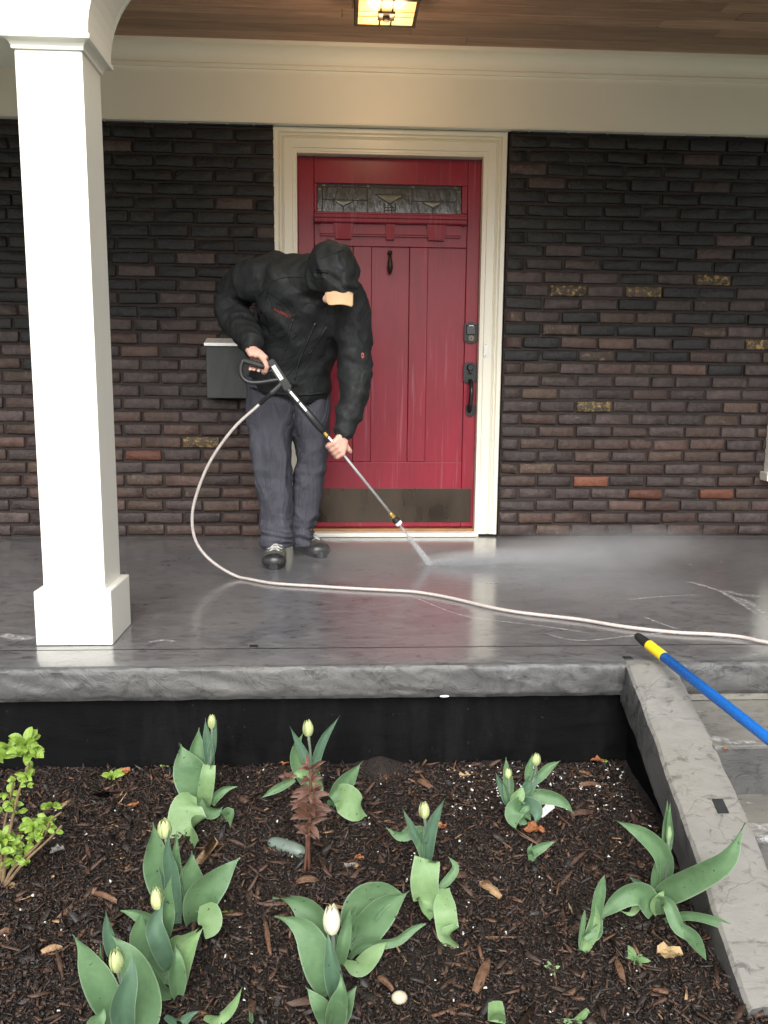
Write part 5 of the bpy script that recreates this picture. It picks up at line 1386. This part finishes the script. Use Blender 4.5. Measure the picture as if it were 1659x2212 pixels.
tulip('1', 'spreading tulip with a pale bud, third from the back in the left row', (1060, 1740), [
    D_(p=[(1060, 1735), (1010, 1570), (900, 1440), (840, 1360), (850, 1220)], w=185, f=.3, v=.07, lab='wide wavy leaf'), D_(p=[(1000, 1400, .02), (900, 1290, .03), (810, 1240, .03), (722, 1225, .03)], w=95, f=.4),
    D_(p=[(1020, 1560, -.01), (960, 1400, -.02), (930, 1290, -.01), (990, 1140)], w=125, f=.4, m='tulip_blue'), D_(p=[(990, 1400, .02), (1010, 1250, .02), (1010, 1120, .02), (1032, 1005, .02)], w=80, f=.5),
    D_(p=[(1065, 1720), (1085, 1560), (1140, 1430), (1225, 1318)], w=120, f=.3, m='tulip_pale'), D_(p=[(1068, 1730, -.02), (1058, 1600, -.03), (1060, 1500, -.03), (1052, 1420, -.01)], w=105, f=.5, r=.3),
    D_(p=[(1035, 1728, -.02), (960, 1700, -.04), (900, 1590, -.04), (840, 1470, -.03)], w=95, f=.3), D_(p=[(1000, 1500, .03), (1050, 1420, .03), (1110, 1400, .03), (1190, 1330, .02)], w=90, f=.3, m='tulip_pale')],
    [(945, 1140, 84, 132, 'petal', 1000, 1480, .0)])
tulip('1', 'nearest tulip in the left row, wavy leaves round a pale pink-green bud', (745, 1990), [
    D_(p=[(735, 1960), (640, 1720), (545, 1560), (500, 1460), (436, 1365)], w=190, f=.3, v=.09, lab='long wavy leaf'), D_(p=[(690, 1520, .03), (660, 1400, .03), (645, 1310, .03), (634, 1222, .03)], w=72, f=.5, m='tulip_blue'),
    D_(p=[(850, 1990, -.01), (870, 1760, 0), (790, 1520, .01), (670, 1370, .02)], w=215, f=.3, lab='big right leaf'), D_(p=[(750, 1960, -.03), (745, 1780, -.05), (785, 1620, -.05), (800, 1465, -.03)], w=150, f=.45, m='tulip_blue'),
    D_(p=[(720, 1800, .02), (650, 1660, .02), (610, 1530, .02), (604, 1420, .02)], w=60, f=.5), D_(p=[(600, 2010, -.04), (580, 1900, -.05), (610, 1850, -.05), (630, 1790, -.04)], w=130, f=.3)],
    [(705, 1512, 96, 142, 'petal', 740, 1760, 0)])
tulip('2', 'back middle tulip with a cream bud on a bare stem and thin side leaves', (480, 690), [
    D_(p=[(445, 560, .01), (360, 400, .02), (345, 280, .02), (388, 178, .02)], w=105, f=.4), D_(p=[(450, 480), (410, 350), (350, 240), (296, 132)], w=58, f=.5, m='tulip_blue'), D_(p=[(450, 480), (475, 360), (530, 215), (637, 58)], w=62, f=.5, m='tulip_blue'),
    D_(p=[(470, 520), (400, 455, -.02), (340, 460, -.03), (318, 500, -.03)], w=80, f=.3, m='tulip_pale'), D_(p=[(330, 490, -.02), (250, 530, -.04), (180, 570, -.05), (96, 622, -.06)], w=56, f=.45),
    D_(p=[(490, 690), (480, 560), (440, 440), (432, 380)], w=85, f=.4), D_(p=[(495, 680, .0), (500, 560, .02), (480, 450, .02), (478, 380, .02)], w=60, f=.4)],
    [(422, 140, 76, 108, 'petal', 445, 480, 0)])
tulip('2', 'budless tulip with one folded leaf and one broad drooping pale leaf', (572, 705), [
    D_(p=[(572, 700), (625, 560), (690, 490), (780, 375)], w=115, f=.5), D_(p=[(612, 585, -.0), (680, 625, -.03), (755, 705, -.06), (815, 825, -.08)], w=200, k='leaf', m='tulip_pale', f=.15, lab='broad pale leaf'), D_(p=[(560, 710), (575, 670), (590, 630), (570, 610)], w=45, f=.5)])
tulip('2', 'small tulip with a yellow-green bud and a limp torn leaf in front, right of centre', (1215, 1330), [
    D_(p=[(1212, 1045), (1180, 930), (1110, 800), (1060, 688)], w=66, f=.5, m='tulip_blue'), D_(p=[(1225, 1045), (1235, 900), (1270, 770), (1346, 615)], w=85, f=.5, m='tulip_blue'), D_(p=[(1205, 830, .02), (1120, 850, .02), (1040, 870, .02), (948, 818, .02)], w=80, f=.3),
    D_(p=[(1195, 1010, 0), (1180, 920, 0), (1195, 860), (1205, 800)], w=50, f=.5), D_(p=[(1212, 1040), (1220, 1045, -.04), (1205, 1180, -.06), (1220, 1320, -.06), (1188, 1480, -.06)], w=190, k='cut', m='tulip_pale', f=.15, lab='limp pale torn leaf'),
    D_(p=[(1225, 1470, -.06), (1290, 1410, -.06), (1320, 1300, -.05), (1335, 1235, -.05)], w=40, f=.3, m='tulip_pale'), D_(p=[(1335, 1230, -.05), (1345, 1380, -.10), (1370, 1530, -.12), (1405, 1690, -.13)], w=155, k='strap', m='tulip_pale', f=.12, lab='muddy limp leaf'),
    D_(p=[(1310, 1225, -.04), (1370, 1160, -.03), (1415, 1080, -.02), (1362, 1005, -.01)], w=60, f=.4)],
    [(1205, 692, 78, 108, 'petal', 1215, 920, 0)])
tulip('2', 'foremost middle tulip with a half open white flower and wide wavy leaves', (600, 2150), [
    D_(p=[(585, 1700, .03), (490, 1440, .04), (360, 1320, .05), (182, 1285, .05)], w=210, f=.35, r=-.3, lab='dark left leaf'), D_(p=[(570, 1950, -.01), (500, 1740, -.01), (420, 1540, 0), (320, 1450, .01), (195, 1412, .01)], w=215, f=.25, v=.08, lab='long wavy left leaf'),
    D_(p=[(605, 1960, -.03), (590, 1800, -.04), (575, 1660, -.04), (550, 1525, -.03)], w=125, f=.5, m='tulip_blue'), D_(p=[(640, 1740, .02), (655, 1620, .02), (680, 1480, .03), (710, 1355, .03)], w=88, f=.5),
    D_(p=[(590, 2150, -.03), (620, 2010, -.06), (650, 1900, -.07), (640, 1790, -.05)], w=150, f=.4), D_(p=[(610, 2150, -.03), (670, 2000, -.05), (710, 1930, -.05), (765, 1865, -.04)], w=130, f=.5), D_(p=[(580, 2160, -.02), (520, 2030, -.04), (460, 1960, -.04), (400, 1890, -.03)], w=140, f=.3)],
    [(583, 1425, 128, 195, 'petal_white', 590, 1720, 0)])
tulip('2', 'budless tulip behind the white flower with a cupped leaf and one trailing right', (690, 1705), [
    D_(p=[(685, 1700), (740, 1560), (850, 1440), (960, 1330), (1105, 1240)], w=235, f=.35, r=.15, lab='large lower leaf'), D_(p=[(690, 1690, .01), (720, 1480, .02), (800, 1340, .03), (930, 1270, .02), (1060, 1270, 0)], w=245, f=.3, r=-.2, k='ovate', lab='big cupped leaf'),
    D_(p=[(700, 1700, -.02), (770, 1625, -.03), (900, 1600, -.04), (1020, 1580, -.04), (1130, 1500, -.03), (1215, 1465, -.02)], w=62, k='strap', f=.4), D_(p=[(670, 1830, -.05), (760, 1760, -.06), (850, 1680, -.06), (945, 1590, -.05)], w=130, m='tulip_pale', k='ovate', f=.2), D_(p=[(672, 1690), (690, 1560), (705, 1450), (745, 1345)], w=92, f=.5)])
tulip('3', 'two-budded tulip clump beside the white plant tag at the back right', (320, 665), [
    D_(p=[(255, 530), (230, 450), (205, 400), (187, 352)], w=48, f=.5, m='tulip_blue'), D_(p=[(252, 520), (256, 420), (248, 340), (243, 272)], w=58, f=.4), D_(p=[(335, 500), (365, 430), (395, 380), (415, 310)], w=66, f=.45, m='tulip_blue'), D_(p=[(385, 410), (430, 370), (480, 325), (540, 292)], w=52, f=.5),
    D_(p=[(362, 400), (368, 340), (378, 290), (388, 255)], w=42, f=.5), D_(p=[(325, 505), (400, 480, -.01), (490, 490, -.02), (560, 525, -.03), (614, 580, -.03)], w=78, f=.35, lab='arching right leaf'), D_(p=[(320, 520), (290, 560, -.03), (285, 610, -.04), (300, 665, -.05)], w=105, f=.3),
    D_(p=[(335, 520), (385, 540, -.03), (410, 580, -.05), (400, 630, -.06)], w=95, f=.3, m='tulip_blue'), D_(p=[(300, 530), (300, 500, -.01), (320, 470, -.01), (335, 425, 0)], w=70, f=.3, m='tulip_pale'), D_(p=[(345, 660), (340, 600, -.03), (350, 560, -.03), (370, 530, -.02)], w=65, f=.4), D_(p=[(330, 640), (290, 560), (265, 550), (235, 545)], w=40, f=.3)],
    [(255, 354, 46, 56, 'petal', 258, 470, 0), (406, 281, 52, 64, 'petal', 385, 420, 0)])
tulip('3', 'tulip with a narrow unopened green bud leaning over the cheek wall', (1065, 1140), [
    D_(p=[(1105, 960), (1085, 800), (985, 690), (822, 607)], w=100, f=.4), D_(p=[(1075, 1030, -.02), (1170, 960, -.06), (1330, 880, -.11), (1440, 800, -.13), (1533, 625, -.12)], w=165, f=.3, r=.2, v=.06, lab='long broad leaf over the cheek wall'),
    D_(p=[(1040, 1120, -.02), (985, 1010, -.03), (880, 1020, -.04), (780, 1110, -.05), (745, 1160, -.05)], w=125, f=.35, lab='arched leaf'), D_(p=[(1060, 1040, -.03), (1120, 1060, -.06), (1170, 1180, -.09), (1240, 1320, -.10), (1318, 1455, -.10)], w=72, k='strap', f=.4), D_(p=[(1100, 1155, -.02), (1220, 1125, -.06), (1380, 1160, -.11), (1525, 1228, -.13)], w=52, k='strap', f=.3),
    D_(p=[(1045, 1135), (970, 1130), (920, 1115), (862, 1105)], w=44, f=.3, m='tulip_pale'), D_(p=[(1050, 1050, -.01), (1050, 920), (1062, 830), (1085, 752)], w=48, f=.5), D_(p=[(1035, 990), (990, 970), (950, 945), (905, 910)], w=34, f=.4, m='tulip_blue'),
    D_(p=[(1108, 820, .01), (1105, 690, .01), (1112, 580, .01), (1114, 490, .01)], w=40, f=.5), D_(p=[(1120, 800), (1128, 690), (1126, 600), (1131, 515)], w=34, f=.5), D_(p=[(1070, 1120, -.02), (1060, 1060, -.03), (1080, 1020, -.04), (1100, 990, -.03)], w=80, f=.3, m='tulip_pale')],
    [(1120, 678, 36, 92, 'bud_green', 1100, 960, 0)])
tulip('3', 'small brown-green spent tulip shoot with chewed tips left of the cheek wall tulip', (655, 1335), [
    D_(p=[(660, 1330), (715, 1190), (740, 1050), (775, 912)], w=62, k='strap', f=.5), D_(p=[(645, 1320), (650, 1230), (660, 1160), (670, 1095)], w=28, k='strap', f=.5), D_(p=[(660, 1320), (710, 1200), (725, 1100), (715, 1040)], w=70, f=.4, m='tulip_pale'), D_(p=[(665, 1325), (720, 1230), (750, 1170), (775, 1140)], w=60, f=.4)])
def blades(z, name, lab, base, leaves, cat='plant'):
    f, sc = ZK[z]; B = bed(*f(*base)); root = thing(name, lab, cat)
    for i, s in enumerate(leaves): mk_leaf(root, z, B, s, i * 2.3)
    base_at(root, B)
blades('3', 'tulip_shoot', 'lone two-leaved tulip shoot in front of the orange dry leaf', (375, 850), [D_(p=[(373, 850), (378, 800), (372, 770), (388, 735)], w=34, f=.4), D_(p=[(376, 830), (395, 785), (440, 755), (515, 728)], w=52, f=.4)], 'tulip')
blades('3', 'tulip_leaf', 'bright green single blade cut by the bottom of the frame', (200, 1730), [D_(p=[(200, 1750), (195, 1690, .0), (190, 1640, .0), (185, 1588, .0)], w=95, k='cut', m='tulip_pale', f=.2)], 'leaf')
blades('3', 'tulip_leaf', 'flat green blade lying along the bottom edge of the photo', (620, 1720), [D_(p=[(680, 1720), (620, 1700), (560, 1692), (510, 1692)], w=46, m='tulip_pale', f=.3)], 'leaf')
blades('1', 'tulip_leaf', 'grey-green blade tip at the bottom, beside a yellowing one', (1030, 1930), [D_(p=[(1000, 1950), (1080, 1890), (1150, 1845), (1203, 1822)], w=66, m='tulip_blue', f=.3)], 'leaf')
blades('1', 'tulip_leaf', 'long yellowing blade with a brown tip at the bottom of the bed', (1270, 1930), [D_(p=[(1230, 1960), (1320, 1870), (1400, 1790), (1455, 1680)], w=66, m='tulip_pale', f=.3)], 'leaf')
blades('1', 'tulip_leaf', 'short thin green blade right of the yellowing blade', (1510, 1930), [D_(p=[(1515, 1940), (1508, 1890), (1500, 1850), (1494, 1822)], w=26, f=.3)], 'leaf')

# little weeds
def weed(z, lab, c, size, m, n, seed, group=None):
    f, sc = ZK[z]; B = bed(*f(*c)); root = thing('weed', lab, 'weed', group); s = size * sc * pxm(B); rs = random.Random(seed)
    bm = NB(); tube(bm, [B, B + Vector((0, 0, s * .25))], [.0015, .001], 6); ob('stem', bm, M['stem'], root)
    for k in range(n):
        a = k / n * 6.28 + rs.uniform(-.3, .3); l = s * rs.uniform(.35, .6); d = Vector((math.cos(a), math.sin(a), rs.uniform(.1, .5)))
        p0 = B + Vector((0, 0, s * .2)); ob('leaf', blade([p0, p0 + d * l * .5 + Vector((0, 0, l * .12)), p0 + d * l], l * .42, 0, .3, 'ovate', .03, k, 7), M[m], root, smooth=True)
    base_at(root, B)
weed('1', 'small rosette weed beside the muddy drooping leaf', (1375, 1265), 85, 'lime_leaf', 6, 1)
weed('1', 'pale lobed weed by the curled brown leaves near the black wall', (670, 450), 135, 'lime_leaf', 7, 2)
weed('1', 'tiny two-leaved weed left of the tallest back tulip', (988, 375), 60, 'lime_leaf', 4, 3)
weed('3', 'yellow-green straggling weed in front of the cheek wall tulip', (945, 1400), 150, 'tulip_pale', 8, 4)
weed('3', 'small pale sprout beside a curled wood chip', (490, 1440), 90, 'tulip_pale', 4, 5)
weed('3', 'tiny green seedling under the arched tulip leaf', (880, 1200), 50, 'tulip_leaf', 3, 6)
weed('3', 'green seedling by the dry leaf in the far right corner of the bed', (780, 310), 50, 'lime_leaf', 4, 7)

# maroon lily
lb = bed(*Z2(428, 1130)); lily = thing('lily', 'maroon-leaved young lily standing in front of the oblong stone', 'lily')
def zp2(x, y, dy=0): return PY(*Z2(x, y), lb.y + dy)
bm = NB(); tube(bm, spline([lb, zp2(425, 900), zp2(436, 700), zp2(438, 420)], 10), .0042, 8); ob('stem', bm, M['maroon_leaf'], lily, smooth=True)
bm = NB(); tube(bm, spline([lb + Vector((-.012, -.004, 0)), zp2(412, 950), zp2(408, 860)], 8), .0036, 8); ob('stem', bm, M['maroon_leaf'], lily, smooth=True)
rs = random.Random(5)
for y, r_, n in ((430, 110, 8), (500, 85, 6), (575, 110, 8), (625, 125, 8), (690, 145, 9), (750, 140, 9), (800, 120, 7), (860, 110, 7)):
    c = zp2(432 if y < 840 else 418, y); rad = r_ * .32 * pxm(c)
    for k in range(n):
        a = k / n * 6.28 + rs.uniform(-.3, .3); l = rad * rs.uniform(.7, 1.15); d = Vector((math.cos(a), math.sin(a) * .9, rs.uniform(-.35, .75)))
        ob('leaf', blade([c, c + d * l * .55 + Vector((0, 0, l * .16)), c + d * l], l * .29, rs.uniform(-.5, .5), .3, 'ovate', .05, k, 7), M['maroon_leaf'], lily, smooth=True)
c = zp2(285, 490, .02)
for k in range(6):
    a = k / 6 * 6.28; d = Vector((math.cos(a), math.sin(a), .3)); l = .024
    o = ob('leaf', blade([c, c + d * l * .5 + Vector((0, 0, .005)), c + d * l], l * .4, 0, .4, 'ovate', .02, k, 7), M['maroon_leaf'], lily, smooth=True)
base_at(lily, lb)

# oblong stone, mushroom-like pebble, tag, dry leaves
a, b = bed(*Z2(150, 945)), bed(*Z2(410, 1030)); bm = NB(); rr = 50 * .32 * pxm(a)
P = spline([a, a.lerp(b, .35), a.lerp(b, .7), b], 16)
tube(bm, [p + Vector((0, 0, rr * .75)) for p in P], [rr * math.sqrt(max(.03, 1 - abs(2 * k / 15 - 1) ** 3.5)) for k in range(16)], 18)
tag(ob('stone', bm, M['stone'], smooth=True), 'oblong green-grey stone lying behind the maroon lily', 'stone')
p = bed(*Z2(1037, 2000)); bm = NB(); ball(bm, p + Vector((0, 0, .012)), .0150, 3, (1.1, .9, .8))
for v in bm.verts: v.co += v.normal * mnoise.noise(v.co * 60) * .0015 if v.normal.length else Vector()
tag(ob('pebble', bm, simple('cream_pebble', (.50, .44, .32), .6, var=.35, scale=60), smooth=True), 'cream rounded pebble at the bottom of the bed', 'pebble')
p0, p1 = bed(*Z3(430, 625)), bed(*Z3(495, 592)); bm = NB(); d = (p1 - p0); s = Vector((-d.y, d.x, 0)).normalized() * .007
vs = [bm.verts.new(q + Vector((0, 0, .016 + h))) for h in (0, .0015) for q in (p0 - s, p1 - s + Vector((0, 0, .012)), p1 + s + Vector((0, 0, .036)), p0 + s + Vector((0, 0, .006)))]
for f in ((3, 2, 1, 0), (4, 5, 6, 7), (0, 1, 5, 4), (1, 2, 6, 5), (2, 3, 7, 6), (3, 0, 4, 7)): bm.faces.new([vs[i] for i in f])
tag(ob('plant_tag', bm, M['tag']), 'blank white plastic plant tag lying by the orange dry leaf', 'plant tag')
def dry(z, c, size, m, seed, lab, lift=.012):
    B = bed(*ZK[z][0](*c)); s = size * ZK[z][1] * pxm(B); rs = random.Random(seed); bm = NB(); nn_ = 14; lay = bm.verts.layers.float_vector.new('lu')
    an = rs.uniform(0, 6.28); ce = bm.verts.new(B + Vector((0, 0, lift + s * .10))); R1, R2 = [], []
    for k in range(nn_):
        a = k / nn_ * 6.28; r = s * .5 * (.75 + .35 * abs(math.cos(a * 1.5 + an)) + rs.uniform(-.12, .12))
        R1.append(bm.verts.new(B + Vector((math.cos(a) * r * .55, math.sin(a) * r * .5, lift + s * rs.uniform(.02, .16))))); R2.append(bm.verts.new(B + Vector((math.cos(a) * r, math.sin(a) * r * .85, lift + s * rs.uniform(-.02, .35)))))
    for k in range(nn_):
        j = (k + 1) % nn_; bm.faces.new((ce, R1[k], R1[j])); bm.faces.new((R1[k], R2[k], R2[j], R1[j]))
    tag(ob('dry_leaf', bm, M[m]), lab, 'dry leaf')
dry('3', (395, 690), 105, 'dry_leaf', 1, 'curled orange dry leaf in front of the two-budded tulip')
dry('3', (1125, 1370), 130, 'tan_leaf', 2, 'flat tan dry leaf near the cheek wall end')
dry('3', (735, 315), 70, 'dry_leaf', 3, 'orange dry leaf in the far right corner of the bed')
dry('2', (1325, 845), 85, 'dry_leaf', 4, 'rust-red dry leaf behind the small yellow-green bud')
dry('1', (1060, 480), 85, 'tan_leaf', 5, 'tan dry leaf left of the tallest back tulip')
dry('1', (745, 420), 80, 'dry_leaf', 6, 'curled brown leaf by the pale weed near the black wall')
dry('2', (260, 410), 70, 'dry_leaf', 7, 'small red-brown leaf left of the back middle tulip')
dry('1', (800, 620), 75, 'dry_leaf', 8, 'reddish crumpled leaf in open mulch on the left')
dry('2', (700, 1110), 75, 'chip_g', 9, 'whitish dried leaf scrap near the stone')
dry('2', (765, 1055), 65, 'dry_leaf', 10, 'small brown leaf scrap right of the stone')
dry('3', (20, 395), 60, 'tan_leaf', 11, 'tan leaf scrap at the foot of the black wall, middle')
dry('1', (345, 890), 85, 'chip_g', 12, 'greyish papery leaf near the shrub')
# larger bark pieces one can pick out
def bark(z, p, q, w, m, lab):
    a, b = bed(*ZK[z][0](*p)), bed(*ZK[z][0](*q)); wd = w * ZK[z][1] * pxm(a) * .5; d = (b - a).normalized(); s = Vector((-d.y, d.x, 0)).normalized(); bm = NB(); n = 7; rows = []
    for i in range(n):
        t = i / (n - 1); c = a.lerp(b, t) + Vector((0, 0, .010 + .006 * math.sin(t * 3)))
        k = wd * (.35 + .75 * math.sin(math.pi * (.12 + .8 * t))) * random.uniform(.8, 1.15)
        rows.append([bm.verts.new(c + s * k * x + Vector((0, 0, zz)) + d * random.uniform(-.003, .003)) for x, zz in ((-1, -.004), (-.9, .002), (0, .005), (.9, .003), (1, -.004))])
    for r1, r2 in zip(rows, rows[1:]):
        for k in range(4): bm.faces.new((r1[k], r1[k + 1], r2[k + 1], r2[k]))
        bm.faces.new((r1[4], r1[0], r2[0], r2[4]))
    bm.faces.new(rows[0]); bm.faces.new(rows[-1][::-1]); bmesh.ops.recalc_face_normals(bm, faces=bm.faces)
    tag(ob('bark_piece', bm, M[m]), lab, 'bark')
bark('3', (75, 1570), (150, 1400), 55, 'chip_d', 'large reddish bark piece at the bottom right of the bed')
bark('2', (1400, 1170), (1490, 1165), 60, 'chip_c', 'dark red bark slab beside the limp torn leaf')
bark('2', (345, 1205), (480, 1195), 48, 'chip_d', 'split red bark strip behind the dark left leaf of the white tulip')
bark('1', (250, 1500), (370, 1470), 36, 'chip_e', 'pale orange wood sliver left of the nearest tulip')
bark('1', (0, 1385), (70, 1370), 34, 'chip_d', 'orange bark sliver at the left edge')
bark('2', (130, 1480), (165, 1700), 30, 'chip_d', 'long thin rust splinter left of the white tulip')
bark('3', (840, 1400), (880, 1530), 38, 'chip_d', 'rust bark stick under the yellow-green weed')
bark('3', (590, 600), (705, 590), 40, 'chip_c', 'brown bark slab right of the plant tag')
bark('3', (640, 440), (740, 440), 30, 'chip_d', 'orange-brown strip below the perlite corner')
bark('3', (105, 970), (215, 1050), 44, 'chip_e', 'weathered tan wood chip left of the spent shoot')
bark('1', (560, 1140), (705, 1195), 30, 'chip_d', 'rusty bark stick left of the left tulip row')
bark('2', (1165, 520), (1240, 560), 60, 'chip_d', 'chunky brown bark block behind the small bud')
bark('2', (900, 1860), (990, 1940), 34, 'chip_d', 'narrow brown bark strip right of the white tulip base')
bark('2', (1590, 1210), (1659, 1260), 60, 'chip_d', 'weathered orange wood chip in open mulch right of the limp leaf')
bark('2', (200, 2060), (240, 1990), 36, 'chip_f', 'grey splinter at the bottom, left of the white tulip')
bark('1', (340, 1500), (380, 1660), 26, 'chip_c', 'dark upright stick under the pale orange sliver')

# lime green shrub at the left edge
sb = bed(*Z1(20, 1075)); sh_ = thing('shrub', 'lime green shrub with tan twiggy stems at the left edge of the bed', 'shrub')
def z1p(x, y, dy=0): return PY(*Z1(x, y), sb.y + dy)
twigs = [([(15, 1080), (40, 860), (100, 560), (175, 340)], .0048), ([(0, 1075), (20, 760), (60, 560), (80, 450)], .0036), ([(30, 1080), (140, 940), (300, 790), (372, 712)], .0038), ([(25, 1080), (60, 1000), (90, 960), (250, 800), (300, 690), (370, 632)], .0042), ([(5, 1080), (-30, 900), (-40, 700)], .005), ([(40, 1080), (80, 1060), (100, 1110)], .004)]
for k, (p, r) in enumerate(twigs):
    bm = NB(); P = spline([z1p(x, y, .02 * math.sin(k * 2)) for x, y in p], 14); tube(bm, P, list(np.linspace(r * 1.15, r * .6, 14)), 8); ob('stem', bm, M['twig'], sh_, smooth=True)
rs = random.Random(11)
def cluster(x, y, rpx, n, dy=0):
    c = z1p(x, y, dy); s = rpx * .36 * pxm(c)
    for k in range(int(n * 1.15)):
        a = rs.uniform(0, 6.28); up = rs.uniform(-.35, .8); d = Vector((math.cos(a), math.sin(a) * .8 - .15, up)).normalized(); l = s * rs.uniform(.75, 1.15); p0 = c + d * s * .12
        ob('leaf', blade([p0, p0 + d * l * .5 + Vector((0, 0, l * .12)), p0 + d * l + Vector((0, 0, -l * .05))], l * rs.uniform(.5, .68), rs.uniform(-.7, .7), .28, 'ovate', .05, k, 8), M['lime_leaf'], sh_, smooth=True)
for q in ((40, 300, 80, 7), (215, 300, 60, 6), (160, 420, 60, 7), (50, 520, 60, 6), (110, 640, 45, 4), (280, 690, 60, 7), (200, 720, 70, 9), (0, 880, 80, 8), (60, 960, 60, 6), (170, 940, 50, 5), (60, 260, 85, 9), (150, 230, 95, 13), (180, 280, 80, 10), (110, 290, 70, 7), (200, 365, 55, 5, .02), (100, 440, 55, 6), (160, 480, 40, 4), (70, 590, 60, 7), (20, 620, 50, 5), (310, 600, 65, 8), (245, 735, 80, 12), (210, 790, 60, 8), (330, 760, 45, 5), (60, 840, 75, 10), (20, 790, 70, 8), (140, 870, 60, 8), (90, 920, 55, 6), (150, 1100, 60, 8), (95, 1150, 75, 10), (30, 1190, 60, 7), (-10, 300, 80, 8), (-10, 1150, 70, 6)): cluster(*q[:4], dy=(q[4] if len(q) > 4 else rs.uniform(-.03, .02)))
base_at(sh_, sb)

# bits on the concrete: a caulk drip under the slab lip, a red leaf scrap on the step
p = PY(960, 1504, -2.117); bm = NB(); ball(bm, p, .010, 2, (1.5, .35, .38)); tag(ob('caulk_drip', bm, M['perlite'], smooth=True), 'white caulk drip under the lip of the porch slab', 'caulk')
p = PZ(1565, 1612, -.126); bm = NB(); ball(bm, p + Vector((0, -.006, -.002)), .010, 1, (.9, .5, .25)); tag(ob('leaf_scrap', bm, M['dry_leaf']), 'tiny red leaf scrap on the step edge', 'leaf')
